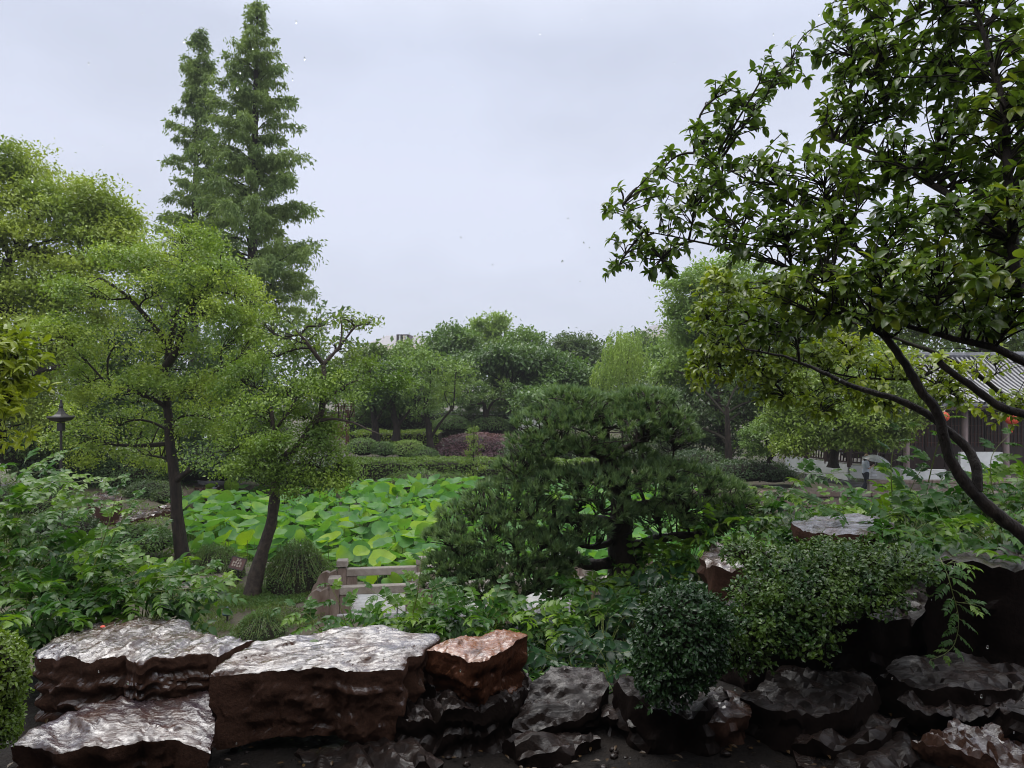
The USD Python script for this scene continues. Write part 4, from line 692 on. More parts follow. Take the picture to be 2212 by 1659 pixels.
# ---- the big leaved tree leaning in from the right, and the lighter one behind it
def big_leaf_tree(name, label, trunks, blobs, n_clump, L, seed, leaf, Yref, parts=300, whorl=7, twig_r=.004, bark=bark_mottled):
    g = rng(seed); t = thing(name, label, 'tree'); tp, tr = [], []
    for k, (pts, r0, r1) in enumerate(trunks):
        n = len(pts) * 8; p = spline(pts, n); rr = np.linspace(r0, r1, n) * .70; p[4:] += (meshkit.fbm(p[4:] * 5, 3, k)[:, None] - .5) * r0 * .6
        obj('trunk' if k == 0 else 'limb', tube(p, rr, 10, .45, k), bark, t, smooth=True); tp.append(p); tr.append(rr)
    lim = skeleton_to([b[0] for b in blobs], tp, tr, g, .5, twig_r=twig_r * 2, bend=.08)
    for p, r in lim: tp.append(p); tr.append(r)
    C, O = [], []
    for c, r, w in blobs:
        K = int(n_clump * w); u = sphere_dirs(g, K); s = g.uniform(.1, 1, K) ** .45; C.append(c + u * s[:, None] * r); O.append(u)
    C, O = np.vstack(C), np.vstack(O)
    tw = skeleton_to(C, tp, tr, g, .45, twig_r=twig_r, bend=.10)
    obj('branches', join([tube(p, r, 4) for p, r in lim + tw]), twig_dark, t, smooth=True, kind='stuff')
    P, D, N = [], [], []
    for (p, r), o in zip(tw, O):
        ax = unit(p[-1] - p[-3] + np.array([0, 0, .02])); m = int(whorl * g.uniform(.7, 1.4))
        s = np.where(g.random(m) < .62, 1.0, g.uniform(.45, 1, m)); pos = np.stack([np.interp(s * 6, range(7), p[:, i]) for i in range(3)], -1)
        a = unit(np.cross(ax, [.1, .2, 1])); b = np.cross(ax, a); th = np.arange(m) * 2.4 + g.uniform(0, 6)
        d = unit(ax * g.uniform(.2, .8, m)[:, None] + (a * np.cos(th)[:, None] + b * np.sin(th)[:, None]) * .9 + np.array([0, 0, -.5]) * g.uniform(.0, 1.3, m)[:, None])
        P.append(pos); D.append(d); N.append(unit(np.array([0, 0, 1.0]) + ax * .4 + g.normal(size=(m, 3)) * .35))
    P, D, N = np.vstack(P), np.vstack(D), np.vstack(N); s = L * g.uniform(.6, 1.25, len(P))
    size = s / P[:, 1]; order = np.argsort(-size)
    inview = (np.abs(P[order, 0] / P[order, 1]) < .73) & (np.abs((P[order, 2] - EYE) / P[order, 1]) < .55)
    big = order[inview][:parts]; rest = np.setdiff1d(np.arange(len(P)), big)
    print(name, 'leaves', len(P))
    for lf in leaves(P[big], D[big], N[big], s[big], s[big] * .56, 'big', split=True): obj('leaf', lf, leaf, t, smooth=True)
    v, f = leaves(P[rest], D[rest], N[rest], s[rest], s[rest] * .56, 'big'); obj('foliage', (v, f), leaf, t, smooth=True, kind='stuff')
Q = lambda px, py, Y=4.6: at(px, py, Y)
big_leaf_tree('leaning_tree', 'dark tree with large glossy oval leaves leaning in from the right picture edge',
    [([Q(2330, 1275), Q(2230, 1172), Q(2165, 1120), Q(2105, 1065), Q(2062, 1015), Q(2040, 950), Q(2030, 905), Q(1995, 850), Q(1960, 790), Q(1920, 735), Q(1860, 690, 4.8), Q(1760, 620, 5.1), Q(1680, 540, 5.4)], .075, .012),
     ([Q(2110, 1060), Q(2108, 1010, 4.65), Q(2100, 985, 4.7), Q(2055, 935, 4.8), Q(2000, 895, 4.9), Q(1930, 862, 5.0), Q(1850, 838, 5.2), Q(1780, 805, 5.4), Q(1700, 775, 5.6), Q(1610, 755, 5.8)], .05, .01),
     ([Q(2420, 960, 4.4), Q(2250, 905, 4.4), Q(2160, 878, 4.4), Q(2090, 830, 4.4), Q(2030, 780, 4.4)], .05, .028),
     ([Q(2420, 850, 4.3), Q(2250, 800, 4.3), Q(2150, 752, 4.3), Q(2050, 728, 4.4), Q(1950, 700, 4.6), Q(1850, 640, 4.9)], .05, .012),
     ([Q(2450, 780, 4.2), Q(2260, 660, 4.2), Q(2160, 500, 4.3), Q(2050, 420, 4.6), Q(1930, 350, 5.0), Q(1800, 300, 5.4)], .06, .012),
     ([Q(2200, 640, 4.2), Q(2180, 420, 4.3), Q(2170, 250, 4.4), Q(2130, 90, 4.6), Q(2080, -60, 4.8)], .05, .012),
     ([Q(1960, 640, 4.8), Q(1830, 520, 5.2), Q(1720, 450, 5.6), Q(1600, 380, 6.0), Q(1500, 330, 6.2)], .03, .008),
     ([Q(1720, 585, 5.2), Q(1620, 550, 5.6), Q(1500, 520, 6.0), Q(1390, 500, 6.3)], .022, .007)],
    [B(1345, 445, 6.4, 48, 60, .3, .34), B(1400, 510, 6.2, 80, 45, .4, .7), B(1335, 575, 6.3, 40, 22, .25, .22), B(1430, 560, 6.0, 60, 35, .35, .5), B(1430, 370, 6.4, 60, 60, .4, .6), B(1500, 450, 5.9, 80, 70, .5, 1.0), B(1520, 310, 6.2, 60, 60, .4, .6), B(1560, 380, 5.8, 80, 60, .5, .9), B(1600, 270, 6.0, 60, 60, .4, .6), B(1570, 200, 6.2, 40, 50, .3, .35), B(1640, 180, 6.0, 55, 55, .4, .5), B(1710, 130, 6.0, 60, 55, .4, .5),
     B(1600, 500, 5.4, 90, 70, .5, 1.0), B(1680, 400, 5.5, 90, 80, .5, 1.2), B(1780, 270, 5.6, 90, 60, .5, .8), B(1840, 120, 5.6, 80, 90, .5, 1.1), B(1850, 20, 5.6, 70, 50, .4, .6), B(1930, 60, 5.2, 90, 90, .5, 1.2), B(2030, 40, 5.0, 90, 80, .5, 1.1), B(2140, 40, 4.8, 100, 80, .5, 1.1), B(1900, 220, 5.2, 100, 80, .5, 1.2), B(2030, 180, 5.0, 100, 80, .5, 1.2), B(2150, 180, 4.6, 100, 90, .5, 1.2), B(1780, 400, 5.2, 100, 80, .5, 1.2), B(1900, 360, 5.0, 100, 80, .5, 1.2), B(2030, 330, 4.8, 100, 80, .5, 1.1), B(2160, 330, 4.5, 100, 90, .5, 1.0),
     B(1700, 520, 5.1, 100, 60, .5, 1.1), B(1820, 510, 4.9, 100, 70, .5, 1.2), B(1950, 490, 4.7, 100, 80, .5, 1.1), B(2080, 470, 4.4, 100, 80, .5, 1.0), B(2180, 470, 4.3, 80, 90, .4, .7), B(1680, 620, 4.9, 70, 40, .35, .6), B(1780, 610, 4.7, 90, 50, .4, .9), B(1900, 600, 4.5, 100, 60, .4, .9), B(2030, 600, 4.3, 100, 60, .4, .8), B(2150, 610, 4.2, 90, 60, .4, .6), B(1760, 680, 4.7, 70, 30, .3, .4), B(1880, 680, 4.5, 60, 30, .3, .3), B(2090, 690, 4.3, 70, 35, .3, .4), B(1620, 690, 5.4, 70, 40, .4, .6), B(1700, 710, 5.2, 80, 35, .4, .6), B(1980, 680, 4.5, 80, 40, .3, .5), B(2190, 690, 4.2, 50, 40, .3, .4), B(2180, 250, 4.4, 80, 90, .4, .7), B(1900, 130, 5.1, 90, 60, .4, .7)],
    38, .086, 141, L_magnolia, 4.6, bark=bark_wet)
big_leaf_tree('yellow_leaf_tree', 'slender tree with small yellow green leaves on thin arching branches, under the leaning tree',
    [([Q(2500, 1130, 8), Q(2330, 985, 8), Q(2200, 880, 8), Q(2060, 780, 8), Q(1950, 740, 8)], .06, .03), ([Q(2050, 775, 8), Q(1950, 820, 7.8), Q(1850, 815, 7.8), Q(1740, 790, 7.8), Q(1640, 770, 7.8)], .025, .008), ([Q(1990, 752, 8), Q(1850, 700, 7.9), Q(1720, 660, 7.8), Q(1600, 640, 7.8)], .025, .008), ([Q(1840, 815, 7.8), Q(1740, 850, 7.6), Q(1700, 860, 7.6)], .012, .005)],
    [B(1545, 610, 7.8, 50, 35, .4, .5), B(1600, 660, 7.8, 80, 45, .5, .9), B(1530, 690, 7.8, 50, 45, .4, .6), B(1560, 750, 7.8, 70, 40, .5, .9), B(1520, 800, 7.8, 40, 40, .4, .5), B(1650, 720, 7.7, 90, 45, .5, 1.0), B(1620, 800, 7.7, 80, 40, .5, .9), B(1740, 700, 7.8, 80, 45, .5, .9), B(1740, 780, 7.7, 90, 40, .5, 1.0), B(1700, 850, 7.6, 80, 30, .4, .7), B(1830, 750, 7.8, 80, 40, .5, .8), B(1830, 840, 7.6, 80, 30, .4, .6), B(1930, 790, 7.8, 70, 40, .4, .5), B(1780, 890, 7.5, 40, 20, .3, .25), B(2050, 850, 7.6, 60, 40, .4, .6), B(2150, 790, 7.8, 70, 40, .4, .4), B(2180, 880, 7.6, 60, 40, .4, .7), B(2010, 800, 7.8, 60, 40, .4, .6), B(1900, 870, 7.6, 60, 30, .4, .5), B(1690, 620, 7.9, 80, 40, .5, .6)],
    70, .085, 142, L_yellow, 7.8, parts=120, whorl=6, twig_r=.003, bark=twig_dark)
# ---- pinnate vines over the rocks
def pinnate(g, base, d, n, ln, leaf_l, pairs, kind='tooth', droop=.25):
    """One compound leaf: (leaflets, stalk)."""
    d = unit(d); up = unit(n); s = np.linspace(0, 1, 6); side = unit(np.cross(up, d)); nn = np.cross(d, side)
    path = base + d * (s * ln)[:, None] + np.array([0, 0, -1]) * (s ** 2 * ln * droop)[:, None]
    P, D, N, Ls = [], [], [], []
    for k in range(pairs):
        f = .28 + .62 * k / max(1, pairs - 1); q = np.array([np.interp(f * 5, range(6), path[:, i]) for i in range(3)])
        for sg in (-1, 1):
            P.append(q); D.append(unit(side * sg + d * .55 + [0, 0, -.28] + g.normal(size=3) * .14)); N.append(unit(nn + g.normal(size=3) * .22)); Ls.append(leaf_l * (0.8 + .35 * math.sin(f * 3)) * g.uniform(.85, 1.15))
    P.append(path[-1]); D.append(unit(path[-1] - path[-2])); N.append(unit(nn + g.normal(size=3) * .2)); Ls.append(leaf_l * 1.15)
    return leaves(np.array(P), np.array(D), np.array(N), np.array(Ls), np.array(Ls) * .62, kind), tube(path, np.linspace(.0028, .0012, 6), 3)
def vine(name, label, blobs, n, ln, leaf_l, seed, leaf=L_vine, shoots=(), parts=300, pairs=(3, 5), cat='shrub', stem_to=None, outm=.9):
    g = rng(seed); t = thing(name, label, cat); items = []; stems = []
    tot = sum(b[2] * b[1][0] * (b[1][2] + b[1][1]) for b in blobs)
    for c, r, w in blobs:
        k = max(3, int(n * w * r[0] * (r[2] + r[1]) / tot)); u = sphere_dirs(g, 3 * k); u = u[u[:, 2] > -.25][:k]
        for q in u:
            s = g.uniform(.5, 1.02) ** .5; base = c + q * r * s
            d = unit(np.array([q[0], q[1], 0]) * outm + np.array([0, -.35, .12]) + g.normal(size=3) * .45)
            items.append(pinnate(g, base, d, np.array([0, -.15, 1.0]) + g.normal(size=3) * .25, ln * g.uniform(.7, 1.25), leaf_l * g.uniform(.75, 1.2), int(g.integers(pairs[0], pairs[1] + 1))))
            if g.random() < .5:
                b0 = c + np.array([q[0] * r[0] * .3, q[1] * r[1] * .3, -r[2] * .9]); stems.append(tube(spline([b0, (b0 + base) / 2 + [0, 0, r[2] * .3], base], 6), np.linspace(.006, .0025, 6), 4))
    for pts, r0 in shoots:
        p = spline(pts, 26); stems.append(tube(p, np.linspace(r0, .002, 26), 5)); tl = np.linalg.norm(np.diff(p, axis=0), axis=1).sum(); m = max(4, int(tl / (ln * .32)))
        for i in range(m):
            f = (i + 1) / m; q = np.array([np.interp(f * 25, range(26), p[:, a]) for a in range(3)]); tg = unit(p[min(25, int(f * 25) + 1)] - p[max(0, int(f * 25) - 1)])
            sd = unit(np.cross(tg, [0, -.3, 1])) * (1 if i % 2 else -1)
            items.append(pinnate(g, q, sd + tg * .6 + [0, -.2, .15], np.array([0, -.25, 1.0]) + g.normal(size=3) * .2, ln * (1.05 - .7 * f), leaf_l * (1.0 - .55 * f), pairs[1]))
    items.sort(key=lambda it: it[0][0][:, 1].mean() + (0 if abs(it[0][0][:, 0].mean() / it[0][0][:, 1].mean()) < .74 else 50))
    obj('stems', join(stems + [it[1] for it in items]), stem_green, t, smooth=True, kind='stuff')
    for it in items[:parts]: obj('leaf', it[0], leaf, t, smooth=True)
    if items[parts:]: obj('foliage', join([it[0] for it in items[parts:]]), leaf, t, smooth=True, kind='stuff')
vine('trumpet_vine', 'lush vine of toothed compound leaves heaped behind the rocks at the lower left',
     [B(60, 1330, 6.0, 120, 60, .5), B(180, 1310, 6.2, 120, 55, .5), B(300, 1310, 6.3, 110, 45, .5), B(370, 1290, 6.4, 60, 35, .4), B(40, 1230, 6.6, 110, 60, .5), B(140, 1240, 7.0, 100, 50, .6), B(260, 1262, 6.8, 100, 38, .5), B(10, 1130, 7.4, 80, 55, .6), B(60, 1190, 7.4, 80, 50, .6), B(10, 1040, 8.4, 60, 40, .6, .6), B(60, 1395, 5.7, 90, 40, .3)],
     520, .32, .098, 151, shoots=[([at(150, 1330, 6.2), at(200, 1230, 6.2), at(235, 1130, 6.2), at(255, 1050, 6.2)], .011), ([at(190, 1260, 6.2), at(250, 1150, 6.1), at(300, 1060, 6.0)], .007), ([at(60, 1150, 7.0), at(150, 1095, 6.9), at(230, 1093, 6.8), at(290, 1080, 6.8)], .006),
     ([at(30, 1080, 7.2), at(130, 1040, 7.2), at(210, 1042, 7.1), at(270, 1030, 7.1)], .006), ([at(200, 1300, 6.2), at(320, 1250, 6.0), at(420, 1240, 6.0), at(470, 1215, 6.0)], .006), ([at(260, 1290, 6.1), at(370, 1275, 6.0), at(450, 1268, 6.0), at(500, 1240, 6.0)], .006), ([at(170, 1220, 6.5), at(280, 1180, 6.4), at(350, 1140, 6.4)], .006), ([at(20, 1050, 8), at(90, 1000, 8), at(150, 975, 8)], .006)])
vine('trumpet_vine', 'green vine heaped between the rocks and the leaning tree at the right',
     [B(1720, 1122, 8.6, 90, 28, .6, .7), B(1810, 1110, 9.0, 90, 20, .6, .6), B(1910, 1108, 8.8, 100, 24, .6, .8), B(2010, 1108, 8.2, 110, 34, .6), B(2100, 1100, 7.6, 110, 45, .6), B(2200, 1080, 7.6, 90, 55, .6), B(1960, 1140, 7.0, 70, 35, .4), B(2060, 1150, 6.6, 110, 35, .4), B(2170, 1160, 6.3, 90, 40, .4), B(1640, 1130, 8.6, 60, 28, .5), B(1600, 1155, 8.2, 70, 35, .5), B(2140, 1205, 5.9, 60, 18, .25, .6)],
     380, .33, .11, 152, shoots=[([at(1700, 1080, 8.2), at(1740, 1020, 8.0), at(1790, 1022, 8.0), at(1840, 1020, 8.0)], .006), ([at(1930, 1080, 7.6), at(1925, 1010, 7.5), at(1935, 950, 7.5), at(1958, 915, 7.5)], .008), ([at(2000, 1070, 7.6), at(2020, 980, 7.5), at(2035, 930, 7.4), at(2060, 880, 7.4)], .008), ([at(1950, 1090, 7.6), at(1975, 1040, 7.6), at(2000, 1005, 7.5)], .007), ([at(2150, 1080, 7.2), at(2140, 1000, 7.2), at(2180, 940, 7.2)], .007), ([at(1820, 1110, 7.4), at(1740, 1075, 7.3), at(1680, 1060, 7.3)], .006),
     ([at(1760, 1120, 8.2), at(1720, 1080, 8.1), at(1690, 1062, 8.0), at(1640, 1058, 8.0)], .005)])
vine('hanging_tendril', 'thin leafy tendril hanging down the dark rock wall', [B(2040, 1212, 5.45, 30, 8, .1)], 8, .16, .05, 156, shoots=[([at(2030, 1205, 5.35), at(2052, 1260, 5.2), at(2070, 1330, 5.15), at(2062, 1390, 5.1), at(2010, 1425, 5.05)], .004), ([at(2062, 1300, 5.18), at(2100, 1305, 5.1), at(2118, 1310, 5.1)], .003)], leaf=L_vine, cat='vine')
vine('shade_shrub', 'dark broad leaved shrub under the pine, leaf colour deepened for the shade there', [B(1220, 1390, 7.0, 80, 45, .5), B(1300, 1380, 7.0, 80, 55, .4), B(1400, 1340, 7.6, 80, 60, .5), B(1240, 1450, 6.3, 70, 35, .35), B(1500, 1280, 7.8, 70, 45, .5), B(1330, 1450, 6.2, 60, 40, .3)], 190, .30, .13, 157, leaf=L_shade, pairs=(2, 3))
vine('trumpet_vine', 'leafy vine and saplings on the slope between the bridge and the pine',
     [B(790, 1372, 7.2, 60, 10, .4), B(860, 1362, 7.2, 70, 12, .4), B(940, 1345, 7.2, 80, 20, .4), B(1040, 1335, 7.2, 80, 26, .4), B(1130, 1350, 7.2, 80, 30, .4), B(1270, 1300, 8.0, 70, 40, .5), B(1420, 1250, 8.6, 80, 50, .5), B(1480, 1200, 8.8, 80, 40, .5)],
     420, .30, .10, 153, shoots=[([at(880, 1360, 7.0), at(900, 1290, 6.9), at(908, 1240, 6.9), at(915, 1190, 6.9)], .009), ([at(700, 1370, 6.6), at(650, 1320, 6.6), at(610, 1310, 6.6)], .005), ([at(750, 1360, 6.8), at(735, 1310, 6.8), at(710, 1260, 6.8)], .005), ([at(900, 1340, 7), at(840, 1300, 6.9), at(800, 1275, 6.9)], .006), ([at(700, 1365, 6.7), at(672, 1345, 6.6), at(660, 1320, 6.6)], .004), ([at(905, 1290, 6.9), at(950, 1270, 6.8), at(985, 1262, 6.8)], .005)])
# ---- azaleas in the shaded foreground, and the yellow green bush at the left edge
bush('clipped_azalea', 'round clipped azalea of small glossy leaves on the shaded rocks', [B(1470, 1385, 4.75, 98, 118, .30), B(1440, 1450, 4.7, 72, 78, .24), B(1520, 1340, 4.85, 60, 50, .25)], 11000, .034, .021, L_azalea, 'oval', seed=161, cat='azalea', bottom=-.7, shoots=110, jitter=.09)
bush('clipped_azalea', 'wide spreading azalea draped over the dark rocks right of the round one', [B(1720, 1230, 5.5, 110, 48, .4), B(1830, 1235, 5.4, 110, 55, .4), B(1930, 1225, 5.4, 80, 45, .35), B(1650, 1290, 5.2, 80, 50, .3), B(1740, 1300, 5.15, 110, 60, .3), B(1860, 1290, 5.2, 100, 45, .3), B(1640, 1360, 5.0, 70, 55, .25), B(1730, 1380, 5.0, 80, 50, .22), B(1620, 1200, 5.9, 60, 30, .3), B(1800, 1190, 5.9, 90, 26, .3), B(1600, 1420, 4.95, 50, 40, .2)], 13000, .037, .023, L_azalea, 'oval', seed=162, cat='azalea', jitter=.20, bottom=-.55, core=False, stems=60, shoots=170)
bush('clipped_azalea', 'yellow green clipped bush cut off by the left picture edge', [B(-25, 1460, 4.2, 72, 95, .22), B(-30, 1560, 4.2, 68, 70, .2)], 5200, .030, .018, L_hedge, 'oval', seed=163, cat='bush', bottom=-.7, shoots=50, jitter=.09)
# ------------------------------------------------------------------ lotus
def lotus():
    g = rng(171); t = thing('lotus_bed', 'dense bed of round upright lotus leaves covering the pond', 'lotus')
    pts = []; region = POND.buffer(-.25)
    x, y = g.uniform(-13.5, 8, 30000), g.uniform(12.5, 33.0, 30000); ok = contains_xy(region, x, y) & ~((y < 18.2) & (x > -3.2) & (y < 15.2 + .3 * (x + 3.8)))
    grid = {}
    for a, b in zip(x[ok], y[ok]):
        i, j = int(a // .31), int(b // .31)
        if all((a - c) ** 2 + (b - d) ** 2 > .31 ** 2 for p in range(i - 1, i + 2) for q in range(j - 1, j + 2) for c, d in grid.get((p, q), ())): grid.setdefault((i, j), []).append((a, b)); pts.append((a, b))
    pts = np.array(pts); n = len(pts); R = g.uniform(.19, .38, n); Z = g.uniform(-.32, .48, n) + .12 * meshkit.noise(np.c_[pts * .5, np.zeros(n)], 3)
    yaw = g.uniform(0, 6.28, n); tilt = np.abs(g.normal(size=n)) * .58; fold = g.uniform(-.3, .75, n); ph = g.uniform(0, 6.28, n)
    rad, seg = np.array([.0, .5, 1.0]), 14
    def leaf(i):
        th = np.arange(seg) / seg * 2 * np.pi; v = [np.zeros((1, 3))]
        for q in rad[1:]:
            wob = 1 + .09 * np.sin(3 * th + ph[i]) * q + .05 * np.sin(7 * th + 2 * ph[i]) * q
            x, y = q * wob * np.cos(th), q * wob * np.sin(th)
            z = .34 * q ** 1.7 - .10 * (1 - q) + .10 * q * q * np.sin(2 * th + ph[i]) * (1 + fold[i]) + .05 * q ** 2 * np.sin(5 * th + 3 * ph[i]) - (.34 * fold[i] * (q > .8) * np.maximum(0, np.cos(th - ph[i]))) + .012 * ((np.arange(seg) % 2) * 2 - 1) * (q > .2) 
            v.append(np.stack([x, y, z], -1))
        v = np.vstack(v) * R[i]; f = [(0, 1 + k, 1 + (k + 1) % seg) for k in range(seg)]
        for a in range(len(rad) - 2):
            o1, o2 = 1 + a * seg, 1 + (a + 1) * seg
            for k in range(seg): k2 = (k + 1) % seg; f += [(o1 + k, o2 + k, o2 + k2), (o1 + k, o2 + k2, o1 + k2)]
        cz, sz, ct, st = math.cos(yaw[i]), math.sin(yaw[i]), math.cos(tilt[i]), math.sin(tilt[i])
        v = v @ np.array([[1, 0, 0], [0, ct, -st], [0, st, ct]]).T @ np.array([[cz, -sz, 0], [sz, cz, 0], [0, 0, 1]]).T
        return v + [pts[i, 0], pts[i, 1], Z[i]], np.array(f)
    sx = pts[:, 0] / pts[:, 1] * F + CX
    seen = (sx > 300) & (sx < 960) & (pts[:, 1] > 14.5); size = R / pts[:, 1]; order = np.argsort(np.where(seen, -size, 1.0)); big = set(order[:300].tolist())
    print('lotus', n)
    for i in sorted(big): obj('leaf', leaf(i), L_lotus, t, smooth=True)
    obj('leaves', join([leaf(i) for i in range(n) if i not in big]), L_lotus, t, smooth=True, kind='stuff')
    obj('stalks', join([tube([(pts[i, 0], pts[i, 1], -1.0), (pts[i, 0], pts[i, 1], Z[i] - .03)], .009, 4) for i in range(n)]), stem_green, t, kind='stuff')
lotus()
# ------------------------------------------------------------------ ground cover near the bank
def cover(name, label, px0, px1, py0, py1, n, L, W, leaf, seed, kind='diamond', z=.05, up=.9, dens=None):
    g = rng(seed); px, py = g.uniform(px0, px1, n), g.uniform(py0, py1, n); Y = F * (EYE - z) / (py - CY); x = (px - CX) / F * Y
    k = meshkit.fbm(np.c_[x * 1.1, Y * 1.1, np.zeros(n)], 4, seed) > (.42 if dens is None else dens); x, Y = x[k], Y[k]
    k = ~contains_xy(POND, x, Y); x, Y = x[k], Y[k]
    P = np.c_[x, Y, gz(x, Y, False) + g.uniform(0, .05, len(x))]; d = unit(np.c_[g.normal(size=(len(x), 2)) * .7, np.full(len(x), up)]); s = g.uniform(.6, 1.4, len(x))
    obj(name, leaves(P, d, g.normal(size=P.shape), L * s, W * s, kind), leaf, kind='stuff', label=label, cat='ground cover')
cover('grass', 'thin grass and small weeds on the wet near bank', 405, 760, 1255, 1400, 18000, .07, .012, L_grass, 181)
cover('undergrowth', 'small leaved ground cover under the leaning tree', 420, 660, 1275, 1310, 9000, .05, .03, L_jasmine, 182, up=.35, dens=.38)
cover('undergrowth', 'dark undergrowth on the far left bank', 0, 420, 1000, 1240, 10000, .12, .05, L_ever, 183, up=.5, dens=.4)
g = rng(184); n = 22000; X, Yy = g.uniform(-26, 20, n), g.uniform(35.2, 66, n); kk = ~contains_xy(POND.buffer(.2), X, Yy); X, Yy = X[kk], Yy[kk]
obj('grass', leaves(np.c_[X, Yy, gz(X, Yy, False)], np.c_[g.normal(size=(len(X), 2)) * .5, np.ones(len(X))], g.normal(size=(len(X), 3)), .16, .04), L_grass, kind='stuff', label='grass of the far bank around the bushes', cat='grass')
g = rng(185); n = 14000; X, Yy = g.uniform(-4.5, 5.2, n), g.uniform(6.0, 12.2, n)
obj('undergrowth', leaves(np.c_[X, Yy, gz(X, Yy, False) + g.uniform(0, .12, n)], np.c_[g.normal(size=(n, 2)), g.uniform(.1, .8, n)], g.normal(size=(n, 3)) * .5 + [0, 0, 1], .07 * g.uniform(.6, 1.4, n), .04), L_vine, kind='stuff', label='dark undergrowth covering the slope below the rocks', cat='undergrowth')

# ------------------------------------------------------------------ stone bridge
def bridge():
    t = thing('stone_bridge', 'low stone plank bridge with square posts and flat rails leading over the lotus', 'bridge')
    o = np.array([-3.78, 14.75, 0.06]); dx = unit(np.array([1, .13, 0])); dy = np.array([-dx[1], dx[0], 0]); ang = math.atan2(dx[1], dx[0])
    W, Ltot = 1.45, 7.6
    def pc(u, w, z): return o + dx * u + dy * w + np.array([0, 0, z])
    for k in range(6):
        L1 = Ltot / 6; obj('deck_slab', box(pc(k * L1 + L1 / 2 + .05, W / 2, -.02 - .002 * (k % 2)), (L1 - .02, W + .26, .16), ang, .012), paving, t)
    for k, (sl, tn) in enumerate([(0, stone)]): obj('end_step', box(pc(-.22, W / 2, -.06), (.5, W + .1, .12), ang, .015), stone, t)
    for side in (0, 1):
        w = 0 if side == 0 else W
        us = [0, 1.83, 3.7, 5.55, 7.4]
        for u in us:
            p = obj('post', join([box(pc(u, w, .30), (.20, .20, .72), ang, .012)]), stone_stain, t)
            obj('post_cap', box(pc(u, w, .755), (.255, .255, .15), ang, .015), stone, p)
        for a, b in zip(us[:-1], us[1:]):
            obj('rail', box(pc((a + b) / 2, w, .54), (b - a - .20, .17, .17), ang, .012), stone, t)
            for e in (a + .22, b - .22): obj('rail_support', box(pc(e, w, .255), (.24, .13, .40), ang, .01), stone_stain, t)
        # carved drum stone closing the end of the rail
        pr = [(0, 0), (0, .60), (-.05, .66), (-.13, .63), (-.18, .60), (-.26, .64), (-.36, .60), (-.45, .50), (-.48, .38), (-.55, .32), (-.60, .2), (-.61, 0)]
        m = trimesh.creation.extrude_polygon(Polygon(pr).buffer(-.012).buffer(.012), .16, engine='earcut'); v = np.array(m.vertices)
        V = np.array([pc(a - .1, w + (c - .08), b - .06) for a, b, c in v]); obj('drum_stone', (V, np.array(m.faces)), stone_stain, t)
    for u in (.4, 3.7, 7.2):
        for w in (.1, W - .1): obj('pier', box(pc(u, w, -.65), (.25, .25, 1.1), ang, .01), stone_stain, t)
bridge()
# ------------------------------------------------------------------ small things on the near bank
def glyph(g, x, y, s):
    """A square written character as a few raised strokes."""
    out = []
    for k in range(2): out.append(box((x, y + s * (.28 - .5 * k) + g.uniform(-.05, .05) * s, .006), (s * g.uniform(.6, .9), s * .13, .004)))
    out.append(box((x - s * .22 * g.choice([0, 1]), y, .0062), (s * .13, s * g.uniform(.7, .95), .004)))
    if g.random() < .8: out.append(box((x + s * .3, y - s * .12, .0061), (s * .12, s * .55, .004), .0))
    out.append(box((x - s * .1, y - s * .36, .0063), (s * .5, s * .11, .004), g.uniform(-.5, .5)))
    return out
def sign():
    g = rng(191); p = gp(514, 1262); t = thing('notice_board', 'small tilted brown board with pale characters at the foot of the leaning tree', 'sign')
    Rm = trimesh.transformations.euler_matrix(math.radians(62), math.radians(9), math.radians(-12), 'sxyz')
    Tm = trimesh.transformations.translation_matrix(p + [0, -.02, .52])
    def put(vf): return trimesh.transformations.transform_points(trimesh.transformations.transform_points(vf[0], Rm), Tm), vf[1]
    obj('post', cyl(p - [0, 0, .1], p + [0, .03, .50], .022, 8), black_iron, t)
    b = obj('board', put(box((0, 0, -.012), (.40, .30, .028), 0, .004)), redbrown, t)
    for i, c in enumerate([((0, .141, .004), (.40, .018, .014)), ((0, -.141, .004), (.40, .018, .014)), ((-.191, 0, .0045), (.018, .264, .014)), ((.191, 0, .0045), (.018, .264, .014))]): obj('frame', put(box(*c)), timber, b)
    gl = []
    for i in range(2): gl += glyph(g, -.03 + .075 * i, .085, .062)
    for r in range(2):
        for i in range(4): gl += glyph(g, -.115 + .066 * i, .015 - r * .068, .056)
    obj('lettering', put(join(gl)), cream, b)
sign()
t = thing('stone_bench', 'low granite slab lying on the bank beside the layered stones', 'bench')
c = gp(448, 1290); obj('top', box((c[0] - .42, c[1] + .62, .24), (.8, 1.25, .14), -.42, .02), stone, t)
for k in (.35, 1.2): obj('leg', box((c[0] - .52 + .16 * k, c[1] - .1 + k, .07), (.55, .22, .20), -.42, .02), stone_stain, t)
t = thing('garden_light', 'small dark green spotlight at the edge of the fine low shrub behind the rocks', 'garden light')
c = gp(491, 1336, .12)
m = trimesh.creation.revolve(np.array([(0, .0), (.09, 0), (.105, .03), (.09, .06), (.05, .085), (.028, .10), (.022, .13), (.03, .15), (.012, .17), (0, .172)]), sections=16); dark_green = plain('dark_green_enamel', (0.02, .045, .04), .3)
obj('hood', (np.array(m.vertices) + c + [0, 0, .08], np.array(m.faces)), dark_green, t, smooth=40); obj('post', cyl(c - [0, 0, .15], c + [0, 0, .079], .022, 8), black_iron, t)
